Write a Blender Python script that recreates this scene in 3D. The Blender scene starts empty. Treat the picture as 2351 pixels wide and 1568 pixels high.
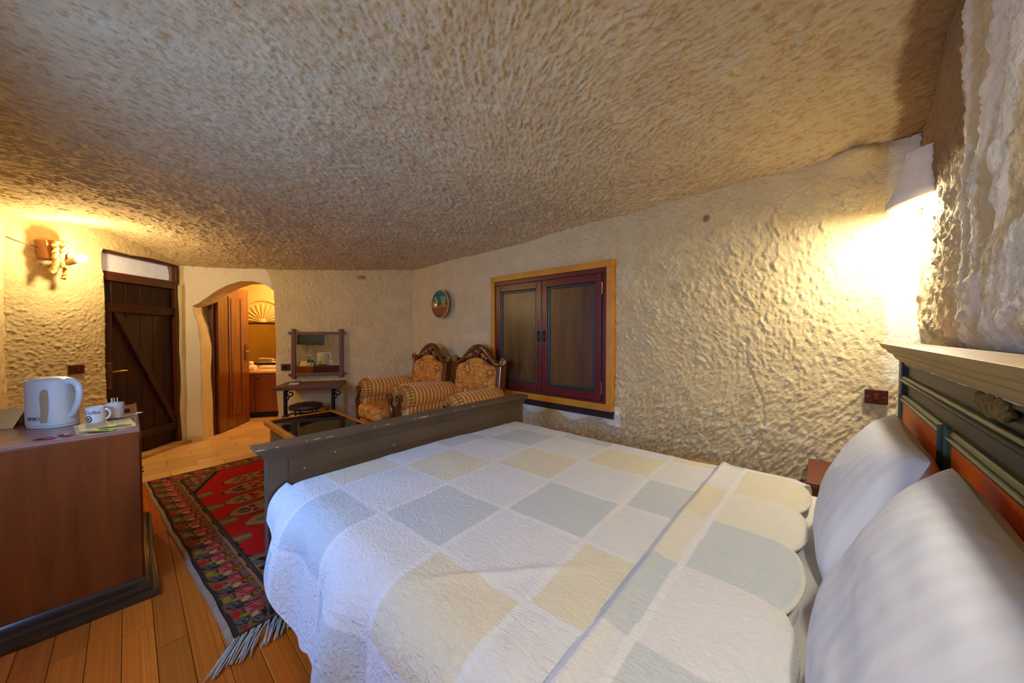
import bpy, bmesh, math, random
import numpy as np
from mathutils import Matrix, Vector

random.seed(7)
RNG = np.random.default_rng(11)
PI = math.pi
S = bpy.context.scene
COL = S.collection

# ------------------------------------------------------------------ camera, world, light, exposure
cam_d = bpy.data.cameras.new('camera')
cam = bpy.data.objects.new('camera', cam_d)
COL.objects.link(cam)
cam_d.sensor_width = 36.0
cam_d.lens = 795.0 / 2351.0 * 36.0
cam_d.clip_start = 0.02
cam.location = (0, 0, 1.32)
cam.rotation_euler = (math.radians(90 - 1.297), 0, math.radians(42))
S.camera = cam

world = bpy.data.worlds.new('world')
S.world = world
world.use_nodes = True
world.node_tree.nodes['Background'].inputs[0].default_value = (0.55, 0.72, 1.0, 1)
world.node_tree.nodes['Background'].inputs[1].default_value = 0.6

S.view_settings.view_transform = 'Standard'
S.view_settings.look = 'None'
S.view_settings.gamma = 1.0
S.view_settings.use_curve_mapping = False
S.view_settings.exposure = 1.72
try:
    S.cycles.max_bounces = 10
    S.cycles.diffuse_bounces = 6
    S.cycles.glossy_bounces = 5
    S.cycles.transmission_bounces = 8
    S.cycles.sample_clamp_indirect = 6.0
    S.cycles.use_denoising = True
    S.cycles.caustics_reflective = False
    S.cycles.caustics_refractive = False
except Exception:
    pass

BULB_ROPE = 9.0       # radiant watts of the bare bulb by the entrance door
BULB_BED = 15.0        # each bulb in the plaster bedside sconces
BULB_BATH = 17.0
DAY = 16.0              # daylight through the small window in the south wall

# daylight coming through window_3 (a real opening in the wall beside the camera)
ld = bpy.data.lights.new('daylight', 'AREA')
ld.shape = 'RECTANGLE'; ld.size = 0.62; ld.size_y = 0.8
ld.energy = DAY; ld.color = (0.20, 0.42, 1.0)
lo = bpy.data.objects.new('daylight', ld)
lo.location = (-1.85, -0.74, 1.25)
lo.rotation_euler = (math.radians(90), 0, 0)      # emits towards +Y
lo.rotation_euler = (math.radians(78), 0, 0)
COL.objects.link(lo)

# ------------------------------------------------------------------ helpers: objects
def obj_new(name, data, parent=None):
    o = bpy.data.objects.new(name, data)
    COL.objects.link(o)
    if parent is not None:
        o.parent = parent
    return o

def tag(o, label=None, cat=None, group=None, kind=None):
    if label: o['label'] = label
    if cat: o['category'] = cat
    if group: o['group'] = group
    if kind: o['kind'] = kind
    return o

def thing(name, label, cat, loc=(0, 0, 0), rotz=0.0, group=None, kind=None):
    o = obj_new(name, None)
    o.location = loc
    o.rotation_euler = (0, 0, rotz)
    o.empty_display_size = 0.1
    return tag(o, label, cat, group, kind)

class MB:
    """collects geometry for ONE mesh"""
    def __init__(self):
        self.v = []; self.f = []; self.col = None
    def add(self, vs, fs):
        n = len(self.v)
        self.v.extend([tuple(p) for p in vs])
        self.f.extend([tuple(i + n for i in f) for f in fs])
        return self
    def box(self, c, s, rot=None):
        hx, hy, hz = s[0] / 2, s[1] / 2, s[2] / 2
        vs = [Vector((x, y, z)) for z in (-hz, hz) for y in (-hy, hy) for x in (-hx, hx)]
        if rot is not None:
            vs = [rot @ p for p in vs]
        c = Vector(c)
        return self.add([p + c for p in vs], [(0, 2, 3, 1), (4, 5, 7, 6), (0, 1, 5, 4), (2, 6, 7, 3), (0, 4, 6, 2), (1, 3, 7, 5)])
    def span(self, a, b):
        return self.box([(a[i] + b[i]) / 2 for i in range(3)], [abs(b[i] - a[i]) for i in range(3)])
    def rings(self, rings, closed=True, cap=True):
        n = len(rings[0]); vs = [p for r in rings for p in r]; fs = []
        for i in range(len(rings) - 1):
            for j in range(n if closed else n - 1):
                k = (j + 1) % n
                fs.append((i * n + j, i * n + k, (i + 1) * n + k, (i + 1) * n + j))
        if cap and closed:
            fs.append(tuple(reversed(range(n))))
            fs.append(tuple((len(rings) - 1) * n + j for j in range(n)))
        return self.add(vs, fs)
    def tube(self, path, r, seg=10, cap=True):
        path = [Vector(p) for p in path]
        rs = r if hasattr(r, '__len__') else [r] * len(path)
        t0 = (path[1] - path[0]).normalized()
        up = Vector((0, 0, 1)) if abs(t0.z) < 0.9 else Vector((1, 0, 0))
        n = t0.cross(up).normalized(); rings = []
        for i, p in enumerate(path):
            a = path[max(i - 1, 0)]; b = path[min(i + 1, len(path) - 1)]
            t = (b - a)
            if t.length < 1e-9: t = t0.copy()
            t.normalize()
            n = (n - t * n.dot(t))
            if n.length < 1e-6: n = t.orthogonal()
            n.normalize()
            m = t.cross(n)
            rings.append([p + (n * math.cos(2 * PI * k / seg) + m * math.sin(2 * PI * k / seg)) * rs[i] for k in range(seg)])
        return self.rings(rings, True, cap)
    def cyl(self, a, b, r0, r1=None, seg=20):
        return self.tube([a, b], [r0, r0 if r1 is None else r1], seg)
    def lathe(self, prof, c=(0, 0, 0), axis='z', seg=28, cap=True):
        rings = []
        for r, h in prof:
            ring = []
            for k in range(seg):
                a = 2 * PI * k / seg
                x, y = r * math.cos(a), r * math.sin(a)
                p = {'z': (x, y, h), 'y': (x, h, -y), 'x': (h, x, y)}[axis]
                ring.append((p[0] + c[0], p[1] + c[1], p[2] + c[2]))
            rings.append(ring)
        return self.rings(rings, True, cap)
    def ball(self, c, r, seg=14, n=8):
        rx, ry, rz = r if hasattr(r, '__len__') else (r, r, r)
        rings = []
        for i in range(1, n):
            a = -PI / 2 + PI * i / n
            rings.append([(c[0] + rx * math.cos(a) * math.cos(2 * PI * k / seg), c[1] + ry * math.cos(a) * math.sin(2 * PI * k / seg), c[2] + rz * math.sin(a)) for k in range(seg)])
        return self.rings(rings)
    def prism(self, poly, d0, d1, plane='xz'):
        """poly extruded from d0 to d1 along the missing axis"""
        def P(p, d):
            if plane == 'xz': return (p[0], d, p[1])
            if plane == 'xy': return (p[0], p[1], d)
            return (d, p[0], p[1])
        return self.rings([[P(p, d0) for p in poly], [P(p, d1) for p in poly]])
    def xf(self, M):
        self.v = [tuple(M @ Vector(p)) for p in self.v]
        return self
    def build(self, name, mat, parent=None, loc=None, shift=None, smooth=False, bevel=0.0, seg=2, sub=0):
        vs = self.v
        off = Vector(shift) if shift is not None else (Vector(loc) if loc is not None else None)
        if off is not None:
            vs = [tuple(Vector(p) - off) for p in vs]
        me = bpy.data.meshes.new(name)
        me.from_pydata(vs, [], self.f)
        bm = bmesh.new(); bm.from_mesh(me)
        bmesh.ops.recalc_face_normals(bm, faces=bm.faces)
        bm.to_mesh(me); bm.free()
        me.update()
        if mat is not None:
            me.materials.append(mat)
        o = obj_new(name, me, parent)
        if loc is not None and parent is None:
            o.location = loc
        if bevel > 0:
            m = o.modifiers.new('bevel', 'BEVEL'); m.width = bevel; m.segments = seg; m.limit_method = 'ANGLE'; m.angle_limit = math.radians(40)
        if sub:
            m = o.modifiers.new('sub', 'SUBSURF'); m.levels = sub; m.render_levels = sub
        if smooth:
            for p in me.polygons: p.use_smooth = True
            if smooth != 'all':
                try: me.set_sharp_from_angle(angle=math.radians(38))
                except Exception: pass
        return o

def grid_obj(name, V, nu, nv, mat, parent=None, keep=None, extra_v=None, extra_f=None, attrs=None, loc=None, smooth=True, flip=False):
    """V: (nu*nv,3) array, index i*nv+j"""
    i, j = np.meshgrid(np.arange(nu - 1), np.arange(nv - 1), indexing='ij')
    a = (i * nv + j).ravel()
    F = np.stack([a, a + nv, a + nv + 1, a + 1], 1)
    if flip: F = F[:, ::-1]
    if keep is not None: F = F[keep.ravel()]
    if extra_f is not None and len(extra_f): F = np.concatenate([F, extra_f])
    if extra_v is not None and len(extra_v): V = np.concatenate([V, extra_v])
    return raw_mesh(name, V, F, mat, parent, attrs, loc, smooth)

def raw_mesh(name, V, F, mat, parent=None, attrs=None, loc=None, smooth=True):
    V = np.asarray(V, dtype=np.float32); F = np.asarray(F, dtype=np.int32)
    if loc is not None: V = V - np.array(loc, dtype=np.float32)
    me = bpy.data.meshes.new(name)
    me.vertices.add(len(V)); me.vertices.foreach_set('co', V.ravel())
    me.loops.add(F.size); me.loops.foreach_set('vertex_index', F.ravel())
    me.polygons.add(len(F)); me.polygons.foreach_set('loop_start', np.arange(0, F.size, 4, dtype=np.int32))
    me.polygons.foreach_set('loop_total', np.full(len(F), 4, dtype=np.int32))
    if smooth: me.polygons.foreach_set('use_smooth', np.ones(len(F), dtype=bool))
    me.update(calc_edges=True); me.validate()
    if mat is not None: me.materials.append(mat)
    for k, arr in (attrs or {}).items():
        arr = np.asarray(arr, dtype=np.float32)
        if arr.ndim == 1:
            at = me.attributes.new(k, 'FLOAT', 'POINT'); at.data.foreach_set('value', arr)
        else:
            if arr.shape[1] == 3: arr = np.concatenate([arr, np.ones((len(arr), 1), np.float32)], 1)
            at = me.attributes.new(k, 'FLOAT_COLOR', 'POINT'); at.data.foreach_set('color', arr.ravel())
    o = obj_new(name, me, parent)
    if loc is not None and parent is None: o.location = loc
    return o

def copy_tree(o, parent=None):
    c = o.copy(); COL.objects.link(c); c.parent = parent
    for ch in list(o.children):
        copy_tree(ch, c)
    return c

def text_mb(txt, size, depth=0.0006, font_shear=0.0):
    cu = bpy.data.curves.new('lettering', 'FONT')
    cu.body = txt; cu.size = size; cu.extrude = depth; cu.align_x = 'CENTER'; cu.align_y = 'CENTER'; cu.shear = font_shear
    o = bpy.data.objects.new('lettering', cu); COL.objects.link(o)
    dg = bpy.context.evaluated_depsgraph_get()
    me = bpy.data.meshes.new_from_object(o.evaluated_get(dg))
    mb = MB(); mb.add([v.co.copy() for v in me.vertices], [tuple(p.vertices) for p in me.polygons])
    bpy.data.objects.remove(o); bpy.data.curves.remove(cu); bpy.data.meshes.remove(me)
    return mb

# ------------------------------------------------------------------ helpers: materials
def lin(r, g=None, b=None):
    if g is None: r, g, b = r
    def f(c):
        c = c / 255.0
        return c / 12.92 if c <= 0.04045 else ((c + 0.055) / 1.055) ** 2.4
    return (f(r), f(g), f(b), 1.0)

class N:
    """tiny node-graph helper"""
    def __init__(self, name, rough=0.6, spec=0.5, metal=0.0):
        self.m = bpy.data.materials.new(name); self.m.use_nodes = True
        self.t = self.m.node_tree; self.b = self.t.nodes['Principled BSDF']
        self.b.inputs['Roughness'].default_value = rough
        self.b.inputs['Metallic'].default_value = metal
        self.b.inputs['Specular IOR Level'].default_value = spec
        self._co = None
    def n(self, typ, **kw):
        x = self.t.nodes.new(typ)
        for k, v in kw.items():
            if k.startswith('i_'):
                x.inputs[k[2:].replace('_', ' ')].default_value = v
            else: setattr(x, k, v)
        return x
    def l(self, a, b): self.t.links.new(a, b)
    def co(self, scale=(1, 1, 1), kind='Object', rot=(0, 0, 0)):
        tc = self.n('ShaderNodeTexCoord'); mp = self.n('ShaderNodeMapping')
        mp.inputs['Scale'].default_value = scale; mp.inputs['Rotation'].default_value = rot
        self.l(tc.outputs[kind], mp.inputs[0]); return mp.outputs[0]
    def noise(self, co, scale=5, detail=4, rough=0.55, dist=0.0):
        x = self.n('ShaderNodeTexNoise')
        x.inputs['Scale'].default_value = scale; x.inputs['Detail'].default_value = detail
        x.inputs['Roughness'].default_value = rough; x.inputs['Distortion'].default_value = dist
        self.l(co, x.inputs['Vector']); return x.outputs[0]
    def ramp(self, fac, stops, interp='LINEAR'):
        x = self.n('ShaderNodeValToRGB'); e = x.color_ramp.elements; x.color_ramp.interpolation = interp
        while len(e) < len(stops): e.new(0.5)
        for k, (p, c) in enumerate(stops):
            e[k].position = p; e[k].color = c if len(c) == 4 else (*c, 1)
        self.l(fac, x.inputs[0]); return x.outputs[0]
    def mix(self, fac, a, b, blend='MIX'):
        x = self.n('ShaderNodeMix', data_type='RGBA', blend_type=blend)
        for val, ip in ((fac, x.inputs[0]), (a, x.inputs[6]), (b, x.inputs[7])):
            if hasattr(val, 'is_linked'): self.l(val, ip)
            else: ip.default_value = val
        return x.outputs[2]
    def math(self, op, a, b=0.0):
        x = self.n('ShaderNodeMath', operation=op)
        for val, ip in ((a, x.inputs[0]), (b, x.inputs[1])):
            if hasattr(val, 'is_linked'): self.l(val, ip)
            else: ip.default_value = val
        return x.outputs[0]
    def attr(self, name):
        x = self.n('ShaderNodeAttribute'); x.attribute_name = name; return x
    def col(self, c):
        if hasattr(c, 'is_linked'): self.l(c, self.b.inputs['Base Color'])
        else: self.b.inputs['Base Color'].default_value = c
        return self
    def bump(self, h, strength=0.3, dist=0.01, prev=None):
        x = self.n('ShaderNodeBump'); x.inputs['Strength'].default_value = strength; x.inputs['Distance'].default_value = dist
        self.l(h, x.inputs['Height'])
        if prev is not None: self.l(prev, x.inputs['Normal'])
        self.l(x.outputs[0], self.b.inputs['Normal']); return x.outputs[0]

def plain(name, c, rough=0.5, spec=0.5, metal=0.0, var=0.12, scale=8.0, bump=0.0, bscale=60.0):
    k = N(name, rough, spec, metal)
    co = k.co()
    f = k.noise(co, scale, 3)
    d = tuple(x * (1 - var) for x in c[:3]) + (1,)
    u = tuple(min(1, x * (1 + var)) for x in c[:3]) + (1,)
    k.col(k.ramp(f, [(0.3, d), (0.7, u)]))
    if bump: k.bump(k.noise(co, bscale, 3), bump, 0.004)
    return k.m

def wood(name, c0, c1, rough=0.4, axis='x', scale=1.0, spec=0.5, bump=0.08, objrand=0.0, coat=0.0):
    k = N(name, rough, spec)
    st = {'x': (1.2, 14, 14), 'y': (14, 1.2, 14), 'z': (14, 14, 1.2)}[axis]
    co = k.co(tuple(s * scale for s in st))
    if objrand:
        oi = k.n('ShaderNodeObjectInfo')
        va = k.n('ShaderNodeVectorMath', operation='ADD'); k.l(co, va.inputs[0])
        vm = k.n('ShaderNodeVectorMath', operation='SCALE'); vm.inputs[0].default_value = (31, 17, 7); k.l(oi.outputs['Random'], vm.inputs['Scale']); k.l(vm.outputs[0], va.inputs[1]); co = va.outputs[0]
    f = k.noise(co, 1.6, 6, 0.6, 0.8)
    c = k.ramp(f, [(0.28, c0), (0.5, tuple((a + b) / 2 for a, b in zip(c0, c1))), (0.72, c1)])
    if objrand:
        v = k.math('MULTIPLY_ADD', oi.outputs['Random'], objrand)
        v.node.inputs[2].default_value = 1 - objrand / 2
        hs = k.n('ShaderNodeHueSaturation'); k.l(v, hs.inputs['Value']); k.l(c, hs.inputs['Color']); c = hs.outputs[0]
    k.col(c)
    if bump: k.bump(f, bump, 0.003)
    if coat: k.b.inputs['Coat Weight'].default_value = coat; k.b.inputs['Coat Roughness'].default_value = 0.15
    return k.m

def rock_material(name, cream, tan, white, fine=1.0, tan_amt=0.45):
    k = N(name, 0.92, 0.25)
    co = k.co()
    f1 = k.noise(co, 5.0, 5, 0.6)
    f2 = k.noise(co, 34.0, 4, 0.65)
    c = k.mix(k.ramp(f1, [(0.3, (0, 0, 0)), (0.75, (1, 1, 1))]), cream, tuple(a * 0.6 + b * 0.4 for a, b in zip(cream, tan)))
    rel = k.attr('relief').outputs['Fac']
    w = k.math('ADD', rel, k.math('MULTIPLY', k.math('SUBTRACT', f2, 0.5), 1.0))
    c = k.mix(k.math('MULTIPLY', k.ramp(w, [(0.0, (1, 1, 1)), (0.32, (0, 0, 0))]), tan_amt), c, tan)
    tone = k.attr('tone').outputs['Fac']
    c = k.mix(k.ramp(k.math('ADD', tone, k.math('MULTIPLY', k.math('SUBTRACT', f2, 0.5), 0.5)), [(0.4, (0, 0, 0)), (0.6, (1, 1, 1))]), c, white)
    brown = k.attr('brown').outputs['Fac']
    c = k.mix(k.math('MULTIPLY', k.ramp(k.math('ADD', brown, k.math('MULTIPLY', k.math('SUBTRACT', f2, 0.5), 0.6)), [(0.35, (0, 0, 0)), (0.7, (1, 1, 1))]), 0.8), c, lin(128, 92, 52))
    sp = k.ramp(k.noise(co, 21.0, 2, 0.5), [(0.0, (0, 0, 0)), (0.745, (0, 0, 0)), (0.775, (1, 1, 1))])
    c = k.mix(k.math('MULTIPLY', sp, 0.45), c, lin(110, 74, 44))
    k.col(c)
    b1 = k.bump(f2, 0.6 * fine, 0.014)
    k.bump(k.noise(co, 110.0, 3, 0.65), 0.5 * fine, 0.006, b1)
    return k.m

M = {}
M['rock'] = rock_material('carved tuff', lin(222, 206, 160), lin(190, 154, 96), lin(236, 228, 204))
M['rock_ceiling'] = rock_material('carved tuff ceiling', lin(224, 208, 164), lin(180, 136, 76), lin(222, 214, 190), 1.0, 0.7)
M['plaster'] = plain('cream plaster', lin(222, 200, 152), 0.85, 0.3, var=0.08, scale=4, bump=0.25, bscale=30)
M['bath_plaster'] = plain('yellow plaster', lin(232, 205, 130), 0.8, 0.3, var=0.08, scale=4, bump=0.2, bscale=40)
M['white_plaster'] = plain('white lamp plaster', lin(232, 228, 220), 0.85, 0.3, var=0.05, scale=20, bump=0.4, bscale=90)
M['plank'] = wood('pine plank', lin(160, 72, 10), lin(200, 106, 28), 0.3, 'x', 0.8, 0.5, 0.04, objrand=0.55)
M['subfloor'] = plain('subfloor', lin(46, 30, 18), 0.9)
M['tile'] = wood('honey floor tile', lin(198, 150, 88), lin(224, 182, 122), 0.3, 'y', 0.5, 0.5, 0.02, objrand=0.3)
M['stone_sill'] = plain('sandstone sill', lin(172, 132, 78), 0.9, 0.2, bump=0.4)
M['door_dark'] = wood('dark stained board', lin(20, 9, 6), lin(48, 20, 11), 0.45, 'z', 1.0, 0.25, 0.12)
M['door_dark_h'] = wood('dark stained rail', lin(34, 15, 9), lin(60, 26, 15), 0.45, 'x', 1.0, 0.25, 0.1)
M['frame_brown'] = wood('brown frame wood', lin(58, 28, 14), lin(92, 48, 24), 0.4, 'z', 1.0, 0.5, 0.1)
M['frame_maroon'] = wood('maroon frame wood', lin(78, 34, 26), lin(98, 46, 34), 0.45, 'x')
M['brass'] = plain('aged brass', lin(196, 150, 70), 0.28, 0.5, 0.9, 0.1)
M['iron'] = plain('black iron', lin(26, 24, 24), 0.45, 0.5, 0.3, 0.15)
M['paper'] = plain('white paper', lin(222, 222, 218), 0.8, 0.2, var=0.05, scale=14)
M['backlit'] = plain('paper lit by daylight behind', lin(226, 226, 224), 0.8, 0.2, var=0.05, scale=14)
M['backlit'].node_tree.nodes['Principled BSDF'].inputs['Emission Color'].default_value = (0.8, 0.86, 1.0, 1)
M['backlit'].node_tree.nodes['Principled BSDF'].inputs['Emission Strength'].default_value = 0.05
M['frost'] = plain('frosted pane', lin(178, 182, 150), 0.35, 0.5, var=0.06)
M['door_red'] = wood('red mahogany door', lin(98, 54, 20), lin(132, 76, 30), 0.25, 'z', 0.8, 0.5, 0.03)
M['vanity'] = wood('vanity veneer', lin(112, 60, 22), lin(142, 80, 32), 0.3, 'z', 0.9)
M['counter'] = plain('honey marble counter', lin(226, 180, 108), 0.2, 0.5, var=0.12, scale=6)
M['towel'] = plain('white towel', lin(236, 232, 220), 0.95, 0.1, var=0.04, bump=0.5, bscale=160)
M['black'] = plain('black plinth', lin(22, 18, 16), 0.5)
M['mirror'] = plain('mirror glass', (0.8, 0.82, 0.8, 1), 0.02, 0.5, 1.0, 0.0)
M['mirror_wood'] = wood('walnut lath', lin(92, 48, 22), lin(128, 70, 36), 0.5, 'x', 1.2)
M['mirror_wood_v'] = wood('walnut lath upright', lin(92, 48, 22), lin(128, 70, 36), 0.5, 'z', 1.2)
M['switch'] = plain('oxblood plastic', lin(74, 22, 14), 0.35, 0.5, var=0.05)
M['switch2'] = plain('oxblood rocker', lin(92, 34, 22), 0.3, 0.5, var=0.05)
M['yellow'] = plain('ochre paint', lin(202, 138, 34), 0.38, 0.5, var=0.1, scale=10)
M['maroon'] = plain('maroon paint', lin(94, 26, 30), 0.3, 0.5, var=0.1, scale=6)
M['teal'] = plain('dark teal paint', lin(30, 62, 58), 0.35, 0.5, var=0.15)
M['shutter'] = wood('shutter board', lin(68, 44, 24), lin(110, 78, 46), 0.32, 'z', 0.55, 0.5, 0.12)
M['bed_grey'] = plain('grey brown bed paint', lin(90, 78, 62), 0.45, 0.4, var=0.1, scale=5)
M['chip'] = plain('bare wood chip', lin(206, 196, 176), 0.7)
M['head_brown'] = plain('olive brown bed paint', lin(50, 41, 25), 0.45, 0.45, var=0.12, scale=6)
M['head_green'] = plain('green bed moulding', lin(50, 66, 40), 0.38, 0.5, var=0.15, scale=12)
M['head_orange'] = plain('orange bed panel', lin(216, 96, 20), 0.45, 0.4, var=0.06, scale=5)
M['post_slate'] = plain('dark slate paint', lin(44, 52, 52), 0.4, 0.4, var=0.1)
M['head_ochre'] = plain('ochre cornice paint', lin(156, 126, 68), 0.5, 0.4, var=0.1, scale=8)
M['gilt'] = plain('dull gilt carving', lin(112, 88, 42), 0.5, 0.5, 0.3, 0.25, 30, 0.5, 90)
M['sheet'] = plain('white bed sheet', lin(238, 236, 232), 0.9, 0.2, var=0.02, bump=0.15, bscale=25)
M['night_red'] = wood('red brown nightstand', lin(96, 44, 28), lin(126, 64, 42), 0.4, 'z')
M['cabinet'] = wood('brown cabinet veneer', lin(92, 43, 11), lin(124, 60, 18), 0.42, 'z', 0.6, 0.3, 0.05)
M['cab_top'] = plain('worn cabinet top', lin(150, 104, 84), 0.25, 0.6, var=0.1, scale=10)
M['cab_plinth'] = plain('dark plinth moulding', lin(52, 34, 20), 0.22, 0.6, var=0.15)
M['kettle'] = plain('white kettle plastic', lin(206, 208, 202), 0.35, 0.5, var=0.02)
M['kettle_win'] = plain('beige water window', lin(170, 148, 110), 0.3, 0.5, var=0.04)
M['ink'] = plain('grey ink', lin(60, 62, 66), 0.6, var=0.0)
M['ink_brown'] = plain('brown ink', lin(120, 82, 64), 0.6, var=0.0)
M['china'] = plain('white china', lin(226, 222, 214), 0.2, 0.5, var=0.03)
M['coffee'] = plain('brown print', lin(96, 60, 44), 0.3, var=0.1)
M['tray'] = plain('cream placemat', lin(220, 196, 138), 0.6, var=0.12, scale=30)
M['green_foil'] = plain('olive green sachet', lin(140, 140, 36), 0.35, 0.5, var=0.3, scale=40)
M['red_foil'] = plain('red sachet', lin(150, 30, 44), 0.35, 0.5, var=0.3, scale=50)
M['blue_print'] = plain('blue grey print', lin(70, 90, 150), 0.4, var=0.2)
M['cream_paper'] = plain('cream folded card', lin(226, 204, 148), 0.7, var=0.04)
M['dark_plastic'] = plain('dark plastic', lin(34, 32, 32), 0.35)
M['screen'] = plain('switched off screen', lin(70, 72, 74), 0.12, 0.6, var=0.0)
M['rope'] = plain('tan sisal rope', lin(204, 160, 92), 0.85, 0.2, var=0.2, scale=60, bump=0.8, bscale=120)
M['lamp_box'] = wood('orange lamp block', lin(146, 96, 54), lin(170, 118, 70), 0.5, 'z')
M['cable'] = plain('grey cable', lin(112, 104, 98), 0.6)
M['socket'] = plain('grey lamp holder', lin(150, 136, 112), 0.5)
M['carved'] = wood('carved walnut', lin(78, 38, 12), lin(128, 70, 28), 0.22, 'z', 1.0, 0.6, 0.05, coat=0.3)
M['gilded'] = plain('rubbed gilding', lin(150, 112, 62), 0.35, 0.5, 0.4, 0.2, 40)
M['fabric_edge'] = plain('gold piping', lin(176, 116, 40), 0.6, var=0.1)
M['gold_frame'] = wood('golden varnished frame', lin(158, 98, 22), lin(206, 140, 44), 0.25, 'y', 1.0, 0.5, 0.03)
M['cane'] = None
M['console_top'] = wood('brown console slab', lin(80, 44, 20), lin(112, 66, 34), 0.45, 'x', 1.0)
M['stool_seat'] = plain('dark leather seat', lin(44, 32, 26), 0.4, 0.5, var=0.1)
M['fringe'] = plain('grey cotton fringe', lin(176, 170, 154), 0.95, 0.1, var=0.12, scale=60)
M['selvedge'] = plain('rug selvedge', lin(150, 126, 102), 0.95, 0.1, var=0.15, scale=40)
M['lath'] = plain('dark board below frame', lin(40, 30, 24), 0.9)  # own dark colour of the backing board under the window frame

# glass
def glass(name, tint, rough=0.0):
    k = N(name, rough)
    k.b.inputs['Transmission Weight'].default_value = 1.0
    k.b.inputs['IOR'].default_value = 1.45
    k.col(tint); return k.m
k = N('table glass')
tr = k.n('ShaderNodeBsdfTransparent'); tr.inputs[0].default_value = (0.86, 0.93, 0.86, 1)
gl = k.n('ShaderNodeBsdfGlossy'); gl.inputs['Roughness'].default_value = 0.01
fr_ = k.n('ShaderNodeFresnel'); fr_.inputs[0].default_value = 1.5
ms = k.n('ShaderNodeMixShader'); k.l(fr_.outputs[0], ms.inputs[0]); k.l(tr.outputs[0], ms.inputs[1]); k.l(gl.outputs[0], ms.inputs[2])
k.l(ms.outputs[0], k.t.nodes['Material Output'].inputs[0])
M['glass'] = k.m
M['bottle'] = glass('blue bottle plastic', (0.75, 0.88, 0.97, 1), 0.03)

def emit(name, c, s):
    m = bpy.data.materials.new(name); m.use_nodes = True
    b = m.node_tree.nodes['Principled BSDF']
    b.inputs['Base Color'].default_value = (0.9, 0.9, 0.9, 1)
    b.inputs['Emission Color'].default_value = c; b.inputs['Emission Strength'].default_value = s
    return m
def bulb_strength(P, r): return P / (4 * PI * PI * r * r)
M['bulb_rope'] = emit('bulb by door', (1.0, 0.75, 0.40, 1), bulb_strength(BULB_ROPE, 0.032))
M['bulb_bed'] = emit('bulb by bed', (1.0, 0.90, 0.72, 1), bulb_strength(BULB_BED, 0.04))
M['bulb_near'] = emit('bulb by near end of bed', (1.0, 0.94, 0.82, 1), bulb_strength(BULB_BED * 0.92, 0.04))
M['bulb_bath'] = emit('bulb in bathroom', (1.0, 0.70, 0.34, 1), bulb_strength(BULB_BATH, 0.05))

# cane / wicker
k = N('woven cane', 0.7)
co = k.co((1, 1, 1))
w1 = k.n('ShaderNodeTexWave'); w1.inputs['Scale'].default_value = 22; w1.bands_direction = 'Z'; k.l(co, w1.inputs[0])
w2 = k.n('ShaderNodeTexWave'); w2.inputs['Scale'].default_value = 22; w2.bands_direction = 'DIAGONAL'; k.l(co, w2.inputs[0])
mx = k.math('MAXIMUM', w1.outputs[1], w2.outputs[1])
k.col(k.ramp(mx, [(0.4, lin(70, 50, 28)), (0.9, lin(150, 118, 72))])); k.bump(mx, 0.5, 0.004)
M['cane'] = k.m

# upholstery: floral damask
k = N('floral chenille', 0.75, 0.2)
co = k.co((1, 1, 1))
n0 = k.noise(co, 9, 3, 0.5, 1.6)
base = k.ramp(n0, [(0.35, lin(198, 126, 46)), (0.65, lin(228, 164, 74))])
SCF = 6.0
v1 = k.n('ShaderNodeTexVoronoi'); v1.inputs['Scale'].default_value = SCF; v1.inputs['Randomness'].default_value = 0.6; k.l(co, v1.inputs['Vector'])
vs_ = k.n('ShaderNodeVectorMath', operation='SUBTRACT'); k.l(co, vs_.inputs[0]); k.l(v1.outputs['Position'], vs_.inputs[1])
sx_ = k.n('ShaderNodeSeparateXYZ'); k.l(vs_.outputs[0], sx_.inputs[0])
vert_ = k.math('SUBTRACT', sx_.outputs[2], sx_.outputs[1])
ang_ = k.math('ARCTAN2', vert_, sx_.outputs[0])
rad_n = k.math('MULTIPLY', k.math('SQRT', k.math('ADD', k.math('MULTIPLY', sx_.outputs[0], sx_.outputs[0]), k.math('MULTIPLY', vert_, vert_))), SCF)
pet = k.math('ABSOLUTE', k.math('COSINE', k.math('MULTIPLY', ang_, 5.5)))
lim = k.math('MULTIPLY_ADD', pet, 0.30); lim.node.inputs[2].default_value = 0.10
ins = k.math('LESS_THAN', rad_n, lim)
core = k.math('LESS_THAN', rad_n, 0.11)
c = k.mix(k.math('MULTIPLY', ins, 0.75), base, lin(120, 62, 40))
c = k.mix(core, c, lin(236, 176, 92))
petal = k.n('ShaderNodeTexWave', wave_type='RINGS'); petal.inputs['Scale'].default_value = 7; petal.inputs['Distortion'].default_value = 9; petal.inputs['Detail'].default_value = 2; k.l(co, petal.inputs[0])
c = k.mix(k.math('MULTIPLY', k.ramp(petal.outputs[1], [(0.90, (0, 0, 0)), (0.95, (1, 1, 1))]), 0.4), c, lin(110, 60, 44))
v2 = k.n('ShaderNodeTexVoronoi', feature='DISTANCE_TO_EDGE'); v2.inputs['Scale'].default_value = 15; k.l(k.mix(0.06, co, n0), v2.inputs['Vector'])
c = k.mix(k.math('MULTIPLY', k.ramp(v2.outputs[0], [(0.02, (1, 1, 1)), (0.07, (0, 0, 0))]), 0.35), c, lin(214, 150, 66))
sp = k.ramp(k.noise(co, 38, 2, 0.5), [(0.66, (0, 0, 0)), (0.70, (1, 1, 1))])
c = k.mix(k.math('MULTIPLY', sp, 0.7), c, lin(80, 44, 36))
k.col(c); k.bump(n0, 0.1, 0.003)
M['floral'] = k.m

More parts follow.
